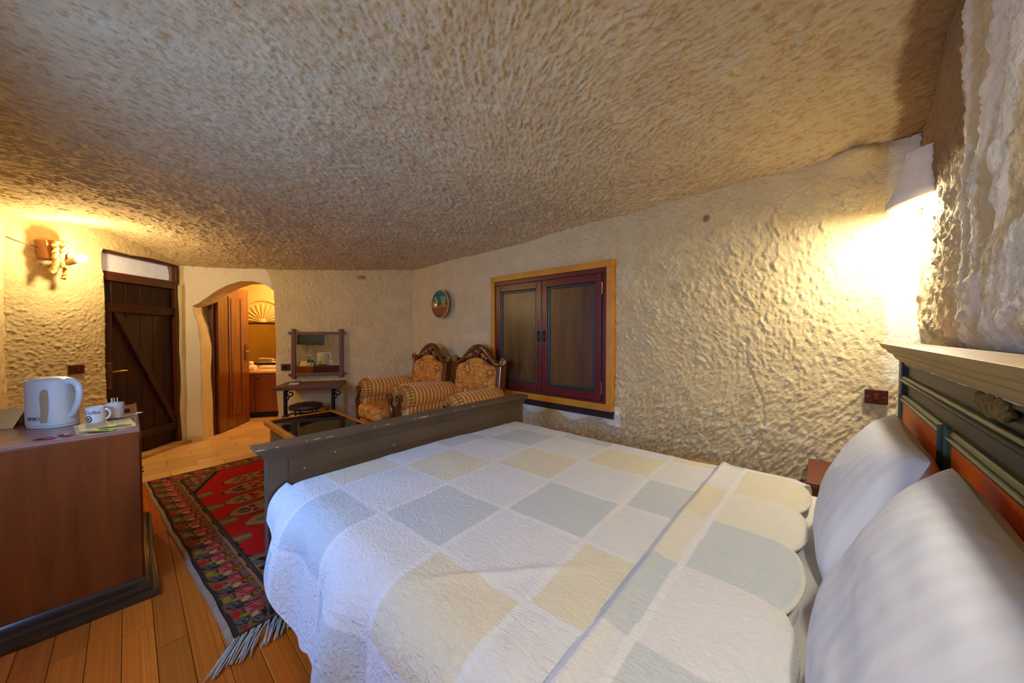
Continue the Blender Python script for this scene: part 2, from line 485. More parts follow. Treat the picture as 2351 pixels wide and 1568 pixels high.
# striped satin for the arm rolls
k = N('striped gold satin', 0.38, 0.5)
co = k.co((1, 1, 1))
w1 = k.n('ShaderNodeTexWave', bands_direction='Y', wave_profile='SIN'); w1.inputs['Scale'].default_value = 7.0; w1.inputs['Distortion'].default_value = 0.15; k.l(co, w1.inputs[0])
w2 = k.n('ShaderNodeTexWave', bands_direction='Y', wave_profile='SIN'); w2.inputs['Scale'].default_value = 57; k.l(co, w2.inputs[0])
c = k.ramp(w1.outputs[1], [(0.25, lin(178, 112, 34)), (0.5, lin(216, 148, 54)), (0.8, lin(248, 196, 104))])
c = k.mix(0.25, c, k.ramp(w2.outputs[1], [(0.2, lin(176, 112, 36)), (0.8, lin(246, 194, 98))]))
k.col(c); k.bump(w1.outputs[1], 0.35, 0.006)
k.b.inputs['Sheen Weight'].default_value = 0.2
M['stripe'] = k.m

# quilt & rug & plate use a flat printed colour attribute
k = N('patchwork cotton', 0.92, 0.15)
co = k.co((1, 1, 1))
at = k.attr('print').outputs['Color']
k.col(at)
h = k.noise(k.co((34, 80, 34)), 1.0, 3, 0.6, 1.2)
b1 = k.bump(h, 0.65, 0.013)
k.bump(k.noise(co, 90, 3), 0.18, 0.004, b1)
M['quilt'] = k.m
k = N('pillow cotton sateen', 0.7, 0.25)
co = k.co((1, 1, 1))
st = k.attr('band').outputs['Fac']
k.col(k.mix(st, lin(219, 222, 224), lin(215, 217, 218)))
rr = k.math('MULTIPLY_ADD', st, -0.08); rr.node.inputs[2].default_value = 0.75
k.l(rr, k.b.inputs['Roughness'])
k.bump(k.noise(co, 7, 3, 0.5, 0.6), 0.25, 0.02)
M['pillow'] = k.m
k = N('knotted wool rug', 0.95, 0.1)
at = k.attr('print').outputs['Color']
co = k.co((1, 1, 1))
k.col(k.mix(0.22, at, k.ramp(k.noise(co, 160, 2), [(0.3, (0.02, 0.015, 0.01)), (0.7, (0.7, 0.5, 0.35))]), 'OVERLAY'))
k.bump(k.noise(co, 220, 2), 0.5, 0.004)
M['rug'] = k.m
k = N('painted glazed plate', 0.15, 0.5)
k.col(k.attr('print').outputs['Color'])
M['plate'] = k.m

# ------------------------------------------------------------------ numpy: smooth noise and chisel cuts
def vnoise(x, y, seed=0):
    r = np.random.default_rng(seed); T = r.random((64, 64))
    xi = np.floor(x).astype(int); yi = np.floor(y).astype(int); fx = x - xi; fy = y - yi
    fx = fx * fx * (3 - 2 * fx); fy = fy * fy * (3 - 2 * fy)
    g = lambda a, b: T[a % 64, b % 64]
    return (g(xi, yi) * (1 - fx) + g(xi + 1, yi) * fx) * (1 - fy) + (g(xi, yi + 1) * (1 - fx) + g(xi + 1, yi + 1) * fx) * fy
def fbm(x, y, seed=0, o=4):
    s = 0; a = 0.5
    for k in range(o):
        s = s + a * vnoise(x * 2 ** k, y * 2 ** k, seed + k); a *= 0.5
    return s
def sstep(a, b, x):
    t = np.clip((x - a) / (b - a), 0, 1); return t * t * (3 - 2 * t)

def chisel(nu, nv, res, theta, amp, seed, W=0.017, L=0.055, dens=2.6):
    """depth left by many short adze cuts: each one scoops an elongated hollow"""
    r = np.random.default_rng(seed)
    A = (nu * res) * (nv * res)
    n = int(A / (W * L * 1.6) * dens)
    cu = r.random(n) * nu * res; cv = r.random(n) * nv * res
    th = theta(cu, cv) + r.normal(0, 0.16, n)
    w = W * r.uniform(0.6, 1.5, n); l = L * r.uniform(0.5, 1.6, n)
    d = r.uniform(0.25, 1.0, n)
    H = np.zeros(nu * nv)
    R = int(math.ceil(L * 1.6 / res)) + 1
    K = np.arange(-R, R + 1)
    du, dv = np.meshgrid(K, K, indexing='ij'); du = du.ravel(); dv = dv.ravel()
    for s in range(0, n, 4000):
        e = slice(s, min(s + 4000, n))
        iu = np.round(cu[e] / res).astype(int)[:, None] + du[None]
        iv = np.round(cv[e] / res).astype(int)[:, None] + dv[None]
        x = iu * res - cu[e][:, None]; y = iv * res - cv[e][:, None]
        c, q = np.cos(th[e])[:, None], np.sin(th[e])[:, None]
        a = (x * c + y * q) / l[e][:, None]; b = (-x * q + y * c) / w[e][:, None]
        h = d[e][:, None] * (1 - a * a - 0.6 * b * b) + (0.62 * b + 0.25 * a) * (1 - 0.6 * a * a)
        m = (h > 0) & (a * a + b * b < 1.3) & (iu >= 0) & (iu < nu) & (iv >= 0) & (iv < nv)
        np.maximum.at(H, (iu * nv + iv)[m], h[m])
    H = H.reshape(nu, nv)
    return np.clip(H, 0, 1.2) * amp

def in_poly(x, y, poly):
    c = np.zeros(x.shape, bool); n = len(poly)
    for i in range(n):
        x0, y0 = poly[i]; x1, y1 = poly[(i + 1) % n]
        if y0 == y1: continue
        m = ((y0 > y) != (y1 > y)) & (x < (x1 - x0) * (y - y0) / (y1 - y0) + x0)
        c ^= m
    return c
def snap_poly(p, poly):
    best = np.full(len(p), 1e9); out = p.copy()
    for i in range(len(poly)):
        a = np.array(poly[i]); b = np.array(poly[(i + 1) % len(poly)]); d = b - a
        t = np.clip(((p - a) @ d) / (d @ d), 0, 1); q = a + t[:, None] * d
        e = ((q - p) ** 2).sum(1); m = e < best
        best[m] = e[m]; out[m] = q[m]
    return out

def rock_wall(name, label, p0, rotz, length, z0, z1, res, theta, amp, seed, macro=None, tone=None, brown=None, holes=(), reveal=0.25, ampw=None, W=0.017, L=0.055, mat=None, scratch=None):
    """local X along the wall, local Y into the rock, Z up; surface at Y = 0 facing -Y"""
    nu = int(length / res) + 1; nv = int((z1 - z0) / res) + 1
    u = np.linspace(0, length, nu); v = np.linspace(z0, z1, nv)
    U, Z = np.meshgrid(u, v, indexing='ij')
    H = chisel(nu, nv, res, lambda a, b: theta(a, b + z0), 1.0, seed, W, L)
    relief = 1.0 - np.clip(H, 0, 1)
    wgt = 1.0 if ampw is None else ampw(U, Z)
    Y = (H - 0.45) * amp * wgt + (fbm(U * 1.8, Z * 1.8, seed, 3) - 0.45) * 0.035 + (fbm(U * 16, Z * 16, seed + 9, 3) - 0.45) * 0.004 * wgt
    if macro is not None: Y = Y + macro(U, Z)
    if scratch is not None:
        Y = Y - 0.005 * scratch(U, Z) * np.minimum(chisel(nu, nv, res, lambda a, b: np.where(b < 1.02, np.radians(58), np.radians(84)) + 0 * a, 1.0, seed + 5, 0.0065, 0.085, 0.8), 0.8)
    P = np.stack([U.ravel(), Y.ravel(), Z.ravel()], 1)
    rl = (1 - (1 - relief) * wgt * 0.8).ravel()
    T = (tone(U, Z) if tone is not None else np.zeros_like(U)).ravel()
    B = (brown(U, Z) if brown is not None else np.zeros_like(U)).ravel()
    keep = None; ev = []; ef = []
    if holes:
        keep = np.ones((nu - 1, nv - 1), bool)
        cu = (u[:-1] + u[1:]) / 2; cv = (v[:-1] + v[1:]) / 2
        CU, CV = np.meshgrid(cu, cv, indexing='ij')
        base = len(P); nxt = base
        for poly in holes:
            ins = in_poly(CU, CV, poly)
            keep &= ~ins
        ed = []
        for poly in holes:
            ins = in_poly(CU, CV, poly)
            idx = lambda i, j: i * nv + j
            I, J = np.where(ins)
            for i, j in zip(I, J):
                for (di, dj, a, b) in ((-1, 0, (i, j), (i, j + 1)), (1, 0, (i + 1, j + 1), (i + 1, j)), (0, -1, (i + 1, j), (i, j)), (0, 1, (i, j + 1), (i + 1, j + 1))):
                    ii, jj = i + di, j + dj
                    if 0 <= ii < nu - 1 and 0 <= jj < nv - 1 and not ins[ii, jj]:
                        ed.append((idx(*a), idx(*b), poly))
            vs = sorted({a for a, b, p in ed if p is poly} | {b for a, b, p in ed if p is poly})
            arr = np.array(vs)
            P[arr[:, None], np.array([[0, 2]])] = snap_poly(P[arr][:, [0, 2]], poly)
        mp = {}
        steps = [0.0, 0.03, 0.09, 0.17, reveal]
        for a, b, p in ed:
            for q in (a, b):
                if q not in mp:
                    ids = [q]
                    for s in steps[1:]:
                        pt = P[q].copy(); pt[1] = s + (0.006 * math.sin(37 * pt[2] + 21 * pt[0] + 40 * s) if s < reveal else 0)
                        pt[0] += 0.008 * math.sin(9 * pt[2] + 30 * s)
                        ev.append(pt); ids.append(base + len(ev) - 1)
                    mp[q] = ids
            for s in range(len(steps) - 1):
                ef.append((mp[a][s], mp[a][s + 1], mp[b][s + 1], mp[b][s]))
    ne = len(ev)
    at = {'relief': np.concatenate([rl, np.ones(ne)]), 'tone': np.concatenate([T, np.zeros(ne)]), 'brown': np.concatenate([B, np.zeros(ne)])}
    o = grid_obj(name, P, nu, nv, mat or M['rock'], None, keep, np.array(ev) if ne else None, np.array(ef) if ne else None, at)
    o.location = p0; o.rotation_euler = (0, 0, rotz)
    return tag(o, label, 'wall', kind='structure')

# ------------------------------------------------------------------ the room
A_FAR = math.radians(56.97)
C0 = Vector((-4.293, 2.70, 0))
D0 = C0 - 2.66 * Vector((math.cos(A_FAR), math.sin(A_FAR), 0))       # where far wall meets door wall
A_DOOR = math.radians(135.06)
E0 = D0 - 1.572 * Vector((math.cos(A_DOOR), math.sin(A_DOOR), 0))     # corner beside the rope lamp
YS = -0.62                                                             # south wall (TV, window_3) beside the camera

# ceiling: thin-plate spline through measured heights, then adze cuts
cp = np.array([(-4.29, 2.7, 2.195), (-3.2, 2.7, 2.225), (-2.06, 2.7, 2.255), (-0.68, 2.7, 2.29), (0.11, 2.7, 2.31), (0.33, 1.94, 2.47), (0.33, 1.2, 2.56), (0.33, -0.6, 2.56),
               (-4.75, 2.0, 2.17), (-5.22, 1.28, 2.125), (-5.74, 0.47, 2.135), (-5.14, -0.13, 2.31), (-4.69, -0.58, 2.23), (-3.4, -0.62, 2.36), (-2, -0.62, 2.5), (-1.2, 1.2, 2.5), (-3.4, 1.2, 2.36), (-6.2, 2.7, 2.1), (-6.2, -0.6, 2.2), (0.5, 2.8, 2.33)])
def tps(P, X):
    def ph(d): return np.where(d > 1e-9, d * d * np.log(d + 1e-12), 0)
    n = len(P); K = ph(np.linalg.norm(P[:, None, :2] - P[None, :, :2], axis=2)) + np.eye(n) * 0.002
    Q = np.concatenate([np.ones((n, 1)), P[:, :2]], 1)
    A = np.block([[K, Q], [Q.T, np.zeros((3, 3))]])
    w = np.linalg.solve(A, np.concatenate([P[:, 2], np.zeros(3)]))
    out = w[n] + X[:, 0] * w[n + 1] + X[:, 1] * w[n + 2]
    for i in range(n):
        out = out + w[i] * ph(np.linalg.norm(X - P[i, :2], axis=1))
    return out
X0, X1, Y0, Y1, RC = -5.95, 0.45, -0.75, 2.82, 0.0068
nu = int((X1 - X0) / RC) + 1; nv = int((Y1 - Y0) / RC) + 1
gx = np.linspace(X0, X1, nu); gy = np.linspace(Y0, Y1, nv)
GX, GY = np.meshgrid(gx, gy, indexing='ij')
def th_ceil(a, b):
    x = a + X0; y = b + Y0
    t = np.radians(108 + 78 * sstep(-1.7, -0.35, x + 0.25 * (y - 1.2)) - 35 * sstep(2.2, 2.8, y) * sstep(-1.6, -0.8, x))
    sw = np.exp(-((x + 0.75) ** 2 + (y - 2.35) ** 2) / 0.09)
    return t * (1 - sw) + sw * (np.arctan2(y - 2.35, x + 0.75) + PI / 2)
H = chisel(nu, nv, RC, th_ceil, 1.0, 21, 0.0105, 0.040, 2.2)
Zc = tps(cp, np.stack([GX.ravel(), GY.ravel()], 1)).reshape(nu, nv)
Zc = Zc + (H - 0.45) * 0.013 + (fbm(GX * 1.7, GY * 1.7, 31, 3) - 0.45) * 0.05 + (fbm(GX * 14, GY * 14, 41, 3) - 0.45) * 0.008
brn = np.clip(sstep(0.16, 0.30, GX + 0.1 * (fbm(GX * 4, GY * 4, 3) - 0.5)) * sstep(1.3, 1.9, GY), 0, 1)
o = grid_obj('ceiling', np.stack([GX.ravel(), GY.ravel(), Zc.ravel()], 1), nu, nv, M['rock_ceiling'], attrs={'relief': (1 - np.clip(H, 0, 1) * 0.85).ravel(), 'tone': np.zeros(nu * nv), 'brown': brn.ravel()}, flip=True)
tag(o, 'low cave ceiling of tuff covered in long chisel marks', 'ceiling', kind='structure')

# north wall (shuttered window, plate)
def th_n(a, z):
    x = a - 4.31
    up = np.radians(-48 - 26 * sstep(-1.0, 0.1, x))
    lowa = np.radians(62 + 0 * x)
    t = sstep(1.05, 0.85, z + 0.12 * np.sin(x * 3))
    return np.where(t > 0.5, lowa, up)
def amp_n(U, Z):
    x = U - 4.31
    return 0.45 + 0.55 * sstep(-3.0, -1.5, x) + 0.25 * sstep(1.0, 0.7, Z) - 0.75 * sstep(0.16, 0.30, x) * sstep(0.9, 1.1, Z) - 0.28 * sstep(-0.8, -0.1, x)
def tone_n(U, Z):
    x = U - 4.31
    a = sstep(-2.9, -2.7, x) * sstep(-1.15, -1.3, x) * sstep(0.55, 0.6, Z + 0.03 * np.sin(x * 14)) * sstep(0.74, 0.7, Z)
    b = 0.45 * sstep(1.5, 1.3, Z) * sstep(1.15, 1.25, Z) * sstep(-3.5, -3.2, x) * sstep(-2.7, -2.8, x)
    c = 0.6 * sstep(0.17, 0.27, x) * sstep(0.95, 1.1, Z)
    d = 0.42 * sstep(0.85, 0.7, Z) * sstep(0.55, 0.7, Z + 0.08 * (fbm(U * 3, Z * 3, 5) - 0.5)) * sstep(-1.3, -0.9, x)
    return np.maximum.reduce([a, b, c, d])
def brown_n(U, Z):
    x = U - 4.31
    return 0.40 * sstep(0.75, 0.45, Z + 0.1 * (fbm(U * 4, Z * 4, 8) - 0.5)) + 0.9 * np.exp(-(((x + 0.62) / 0.03) ** 2 + ((Z - 2.12) / 0.035) ** 2))
def macro_n(U, Z):
    x = U - 4.31
    knob = -0.10 * np.exp(-(((x - 0.12) / 0.10) ** 2 + ((Z - 2.29) / 0.05) ** 2))
    crack = 0.009 * np.exp(-((x - (-0.33 + 0.04 * np.sin(Z * 9) + 0.2 * (0.9 - Z) * (Z < 0.9) + 0.05 * (fbm(Z * 9, Z * 0 + 2.0, 71, 3) - 0.5))) / 0.006) ** 2) * sstep(1.35, 1.2, Z)
    return knob + crack - 0.02 * sstep(0.95, 0.6, Z)
rock_wall('wall_north', 'chiselled cream rock wall with the maroon shutters in it', (-4.31, 2.70, 0), 0.0, 4.75, 0.0, 2.5, 0.0066, th_n, 0.015, 51, macro_n, tone_n, brown_n, ampw=amp_n, W=0.0105, L=0.036, scratch=lambda U, Z: sstep(1.15, 0.9, Z) * sstep(-1.3, -0.6, U - 4.31) + 0.8 * sstep(-0.45, -0.3, U - 4.31) * sstep(1.75, 1.6, Z))

# east wall behind the headboard: hanging folds of rock
def wv_e(Z): return 0.05 * (fbm(Z * 1.6, Z * 0 + 1.3, 4, 3) - 0.5)
def yc2_e(Z): return 1.70 - 0.13 * sstep(1.65, 2.25, Z)
def macro_e(U, Z):
    y = 2.78 - U
    w = wv_e(Z)
    r1 = -0.012 * np.exp(-((y - 1.83 - w) / 0.025) ** 2)
    g1 = 0.030 * np.exp(-((y - 1.785 - w) / 0.018) ** 2)
    r2 = -0.014 * np.exp(-((y - yc2_e(Z) - w) / 0.055) ** 2)
    g2 = 0.035 * np.exp(-((y - 1.60 + 0.10 * sstep(1.8, 2.1, Z) - w) / 0.020) ** 2)
    r3 = -0.016 * np.exp(-((y - 1.52 + 0.10 * sstep(1.8, 2.1, Z) - w) / 0.05) ** 2) * sstep(1.45, 1.6, Z)
    low = -0.020 * sstep(0.0, 0.04, 1.49 + (1.73 - y) * 0.34 - Z) * sstep(1.78, 1.68, y)
    hollow = 0.05 * sstep(1.45, 1.30, y) * sstep(1.66, 1.8, Z)
    bulge = -0.08 * np.exp(-(((y - 0.85) / 0.3) ** 2 + ((Z - 2.25) / 0.25) ** 2))
    return r1 + g1 + r2 + g2 + r3 + low + hollow + bulge + (fbm(U * 7, Z * 4, 14, 3) - 0.4) * 0.02 + 0.05 * sstep(1.35, 1.2, Z) + 0.02 * sstep(2.0, 2.6, y)
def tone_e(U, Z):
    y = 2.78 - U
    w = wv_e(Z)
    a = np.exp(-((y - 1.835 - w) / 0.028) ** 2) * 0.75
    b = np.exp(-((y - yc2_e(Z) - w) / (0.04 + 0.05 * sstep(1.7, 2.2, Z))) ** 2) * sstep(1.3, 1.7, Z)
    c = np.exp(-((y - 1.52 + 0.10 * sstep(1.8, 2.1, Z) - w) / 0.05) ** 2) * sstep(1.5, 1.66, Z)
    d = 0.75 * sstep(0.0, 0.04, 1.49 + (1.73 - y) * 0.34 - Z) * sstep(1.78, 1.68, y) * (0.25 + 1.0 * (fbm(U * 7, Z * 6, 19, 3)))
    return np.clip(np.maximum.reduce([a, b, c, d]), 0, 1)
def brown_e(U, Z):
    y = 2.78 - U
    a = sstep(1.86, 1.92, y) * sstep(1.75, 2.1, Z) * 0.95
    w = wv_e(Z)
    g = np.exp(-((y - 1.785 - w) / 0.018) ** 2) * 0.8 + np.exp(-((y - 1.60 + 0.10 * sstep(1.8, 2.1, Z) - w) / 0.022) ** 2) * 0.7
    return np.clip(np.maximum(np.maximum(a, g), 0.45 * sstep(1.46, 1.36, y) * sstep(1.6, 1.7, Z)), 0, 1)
rock_wall('wall_east', 'rough brown and white rock wall with vertical folds behind the headboard', (0.33, 2.78, 0), -PI / 2, 3.5, 0.0, 2.75, 0.010, lambda a, z: np.radians(75 + 0 * a), 0.016, 61, macro_e, tone_e, brown_e, W=0.015, L=0.035)

# far wall with the arch, mirror, console
arch = [(0.155, -0.02), (0.150, 0.30), (0.142, 0.80), (0.148, 1.14), (0.128, 1.40), (0.085, 1.57), (0.075, 1.655), (0.14, 1.69), (0.23, 1.765), (0.33, 1.85), (0.45, 1.925), (0.575, 1.975), (0.70, 1.982), (0.81, 1.957), (0.90, 1.905), (0.945, 1.86), (0.950, 1.5), (0.962, 1.2), (0.948, 0.9), (0.955, 0.6), (0.972, 0.3), (0.95, -0.02)]
def tone_f(U, Z): return 0.62 * sstep(0.95, 0.85, U + 0.04 * np.sin(Z * 9)) * sstep(0, 0.1, Z)
def amp_f(U, Z): return 0.06 + 0.80 * sstep(0.86, 1.0, U + 0.05 * np.sin(Z * 9))
def brown_f(U, Z): return 0.7 * np.exp(-(((U - 1.98) / 0.10) ** 2 + ((Z - 2.08) / 0.05) ** 2)) + 0.5 * np.exp(-(((U - 2.22) / 0.04) ** 2 + ((Z - 2.07) / 0.05) ** 2))
rock_wall('wall_west', 'chiselled rock wall pierced by the bathroom arch', D0 + Vector((0, 0, -0.0)), A_FAR, 2.70, 0.0, 2.45, 0.008, lambda a, z: np.radians(-52 + 8 * np.sin(a * 3)), 0.015, 71, None, tone_f, brown_f, holes=[arch], reveal=0.30, ampw=amp_f, W=0.012, L=0.04)

# door wall with rope lamp, entrance door and transom
doorhole = [(0.705, -0.02), (0.712, 0.5), (0.70, 1.0), (0.708, 1.5), (0.70, 1.90), (0.688, 1.96), (0.69, 2.09), (0.71, 2.135), (0.80, 2.142), (1.0, 2.135), (1.2, 2.15), (1.42, 2.14), (1.555, 2.135), (1.566, 2.08), (1.566, 1.93), (1.55, 1.90), (1.525, 1.89), (1.522, 1.4), (1.53, 0.9), (1.52, 0.4), (1.528, -0.02)]
def amp_d(U, Z): return 0.55 + 0.45 * sstep(1.7, 1.2, Z) - 0.5 * sstep(1.45, 1.5, U)
rock_wall('wall_southwest', 'short cream rock wall holding the rope lamp and the dark door', E0, A_DOOR, 1.60, 0.0, 2.5, 0.008, lambda a, z: np.radians(30 + 50 * np.sin(a * 5 + z * 3)), 0.011, 81, None, lambda U, Z: 0.4 * sstep(1.47, 1.52, U), None, holes=[doorhole], reveal=0.16, ampw=amp_d, W=0.012, L=0.028)

# south wall with TV and window_3 (mostly outside the picture; the mirror shows it)
# local X of the south wall runs towards -X of the room, so its origin is the east end
rock_wall('wall_south', 'chiselled rock wall behind the brown cabinet', (0.45, YS, 0), PI, 5.25, 0.0, 2.7, 0.016, lambda a, z: np.radians(55 + 0 * a), 0.013, 91, None, None, None, holes=[[(1.95, 0.80), (2.65, 0.80), (2.65, 1.70), (1.95, 1.70)]], reveal=0.22, W=0.03, L=0.08)

# bathroom shell beyond the arch (local frame of the far wall)
def far_root(name, label, cat, kind=None, x=0.0, y=0.0, z=0.0, group=None):
    p = D0 + Vector((math.cos(A_FAR) * x - math.sin(A_FAR) * y, math.sin(A_FAR) * x + math.cos(A_FAR) * y, z))
    return thing(name, label, cat, p, A_FAR, group, kind)
def farw(x, y, z):
    return D0 + Vector((math.cos(A_FAR) * x - math.sin(A_FAR) * y, math.sin(A_FAR) * x + math.cos(A_FAR) * y, z))
BY = 1.78
def place_far(o): o.location = D0; o.rotation_euler = (0, 0, A_FAR); return o
o = place_far(MB().span((-0.75, BY, 0), (1.9, BY + 0.1, 2.6)).build('wall_bathroom_back', M['bath_plaster'])); tag(o, 'yellow bathroom wall behind the vanity', 'wall', kind='structure')
o = place_far(MB().span((-0.85, 0.32, 0), (-0.75, BY, 2.6)).build('wall_bathroom_left', M['bath_plaster'])); tag(o, 'yellow bathroom wall hidden behind the open red door', 'wall', kind='structure')
o = place_far(MB().span((1.9, 0.32, 0), (2.0, BY, 2.6)).build('wall_bathroom_right', M['bath_plaster'])); tag(o, 'yellow bathroom wall beyond the right jamb of the arch', 'wall', kind='structure')
m = MB(); m.span((-0.85, 0.30, 0), (0.06, 0.36, 2.6)); m.span((1.02, 0.30, 0), (2.0, 0.36, 2.6)); m.span((0.06, 0.30, 2.05), (1.02, 0.36, 2.6))
o = place_far(m.build('wall_bathroom_front', M['bath_plaster'])); tag(o, 'inner bathroom wall around the back of the arch', 'wall', kind='structure')
m = MB(); m.span((-0.85, 0.30, 2.42), (2.0, BY + 0.1, 2.5))
o = place_far(m.build('ceiling_bathroom', M['bath_plaster'])); tag(o, 'yellow bathroom ceiling beyond the arch', 'ceiling', kind='structure')

# floor: slab + pine planks + honey tiles
fl = MB().span((-8.2, -1.0, -0.08), (0.5, 4.2, -0.022)).build('floor', M['subfloor'])
tag(fl, 'floor of orange pine planks with honey tiles at the far end', 'floor', kind='structure')
unit = bpy.data.meshes.new('plank')
bmu = bmesh.new(); bmesh.ops.create_cube(bmu, size=1.0)
bmesh.ops.bevel(bmu, geom=[e for e in bmu.edges if all(v.co.z > 0 for v in e.verts)], offset=0.012, segments=1, affect='EDGES')
bmu.to_mesh(unit); bmu.free(); unit.materials.append(M['plank'])
unit_t = unit.copy(); unit_t.name = 'tile'; unit_t.materials.clear(); unit_t.materials.append(M['tile'])
TX = -4.47
pw = 0.097
rr = random.Random(5)
y = -0.62
while y < 2.70:
    x = TX - 0.002
    first = True
    while x < 0.36:
        ln = rr.uniform(1.2, 2.6) if not first else rr.uniform(0.7, 2.4)
        first = False
        x2 = min(x + ln, 0.36)
        o = obj_new('plank', unit, fl)
        o.location = ((x + x2) / 2, y + pw / 2, -0.011 + rr.uniform(-0.0008, 0.0008)); o.scale = (x2 - x - 0.002, pw - 0.0022, 0.022)
        x = x2
    y += pw
tl, tw = 0.40, 0.20
r = 0
x = TX - tw
while x > -7.9:
    y = -0.95 + (r % 2) * tl / 2
    while y < 3.9:
        cx_, cy_ = x + tw / 2, y + tl / 2
        # keep what lies inside the room or the bathroom
        q = Vector((cx_, cy_, 0)) - D0
        lx = q.x * math.cos(A_FAR) + q.y * math.sin(A_FAR); ly = -q.x * math.sin(A_FAR) + q.y * math.cos(A_FAR)
        if (ly < 0.35 and lx > -0.9 or (-0.8 < lx < 1.9 and ly < 1.85)) and (lx > -0.15 or ly > 0.1 or True):
            e = Vector((cx_, cy_, 0)) - E0
            dy = -e.x * math.sin(A_DOOR) + e.y * math.cos(A_DOOR)
            if (dy < 0.3 or ly > 0.3) and cy_ < 2.95 + (0.8 if ly > 0.2 else 0):
                o = obj_new('tile', unit_t, fl)
                o.location = (cx_, cy_, -0.011 + rr.uniform(-0.0006, 0.0006)); o.scale = (tw - 0.003, tl - 0.003, 0.022)
        y += tl
    x -= tw; r += 1

# ------------------------------------------------------------------ entrance door (door_1) in the door wall frame
def door_root(name, label, cat, kind=None, x=0.0, y=0.0, z=0.0):
    p = E0 + Vector((math.cos(A_DOOR) * x - math.sin(A_DOOR) * y, math.sin(A_DOOR) * x + math.cos(A_DOOR) * y, z))
    return thing(name, label, cat, p, A_DOOR, None, kind)
d1 = door_root('door_1', 'dark brown ledged plank entrance door with diagonal brace beside the arch', 'door', 'structure')
yb = 0.075
edges_ = [0.735, 0.835, 0.97, 1.115, 1.25, 1.375, 1.49]
for i in range(6):
    MB().span((edges_[i] + 0.002, yb, 0.035), (edges_[i + 1] - 0.002, yb + 0.03 + 0.002 * (i % 2), 1.845)).build('plank', M['door_dark'], d1, bevel=0.003, seg=1)
MB().span((0.735, yb - 0.028, 0.03), (0.815, yb, 1.60)).build('stile', M['door_dark_h'], d1, bevel=0.004)
MB().span((0.735, yb - 0.030, 1.535), (1.49, yb, 1.625)).build('rail', M['door_dark_h'], d1, bevel=0.004)
MB().span((0.735, yb - 0.030, 0.19), (1.49, yb, 0.275)).build('rail', M['door_dark_h'], d1, bevel=0.004)
b = MB(); b.prism([(0.83, 1.535), (0.905, 1.535), (1.487, 0.33), (1.487, 0.275), (1.445, 0.275)], yb - 0.028, yb); b.build('brace', M['door_dark_h'], d1, bevel=0.004)
MB().span((0.700, 0.03, 0.0), (0.735, 0.15, 1.90)).build('door_jamb', M['frame_brown'], d1, bevel=0.003)
MB().span((1.49, 0.03, 0.0), (1.53, 0.15, 1.90)).build('door_jamb', M['frame_brown'], d1, bevel=0.003)
MB().span((0.70, 0.035, 1.845), (1.53, 0.15, 1.895)).build('door_head', M['frame_brown'], d1, bevel=0.003)
hp = MB().span((0.750, yb - 0.033, 0.778), (0.792, yb - 0.027, 1.032)).build('handle_plate', M['brass'], d1, bevel=0.002)
MB().span((0.755, yb - 0.037, 0.784), (0.787, yb - 0.033, 1.026)).build('plate_inlay', M['frame_brown'], hp, bevel=0.002)
m = MB(); m.cyl((0.771, yb - 0.03, 0.945), (0.771, yb - 0.075, 0.945), 0.011); m.tube([(0.771, yb - 0.07, 0.945), (0.80, yb - 0.075, 0.945), (0.85, yb - 0.074, 0.947), (0.905, yb - 0.070, 0.945)], [0.008, 0.008, 0.011, 0.006], 10)
m.build('lever', M['brass'], hp, smooth=True)
m = MB(); m.cyl((0.771, yb - 0.039, 0.86), (0.771, yb - 0.035, 0.86), 0.009); m.build('keyhole', M['black'], hp)
m = MB()
n = 14
top = [(0.66 + 0.9 * i / n, 0.06, 0.035 + 0.004 * math.sin(i * 2.1)) for i in range(n + 1)]
rings = [[(p[0], -0.055 + 0.006 * math.sin(i * 1.7), -0.02), (p[0], -0.05 + 0.006 * math.sin(i * 1.7), p[2] - 0.004), (p[0], 0.14, p[2]), (p[0], 0.14, -0.02)] for i, p in enumerate(top)]
m.rings(rings); m.build('threshold', M['stone_sill'], d1)
# transom light above it
w2 = door_root('window_2', 'small transom light papered over in white above the dark door', 'window', 'structure')
MB().span((0.685, 0.05, 1.895), (1.565, 0.13, 1.935)).build('window_frame', M['frame_maroon'], w2, bevel=0.003)
MB().span((0.685, 0.05, 2.112), (1.565, 0.13, 2.15)).build('window_frame', M['frame_maroon'], w2, bevel=0.003)
MB().span((0.685, 0.05, 1.935), (0.705, 0.13, 2.112)).build('window_frame', M['frame_maroon'], w2, bevel=0.003)
MB().span((1.52, 0.05, 1.935), (1.565, 0.13, 2.112)).build('window_frame', M['frame_maroon'], w2, bevel=0.003)
MB().span((0.70, 0.095, 1.93), (1.525, 0.101, 2.115)).build('pane', M['frost'], w2)
m = MB(); m.prism([(0.745, 1.937), (1.46, 1.945), (1.478, 1.965), (1.470, 2.06), (1.455, 2.108), (0.78, 2.110), (0.752, 2.03)], 0.088, 0.0915); m.build('paper_cover', M['backlit'], w2)

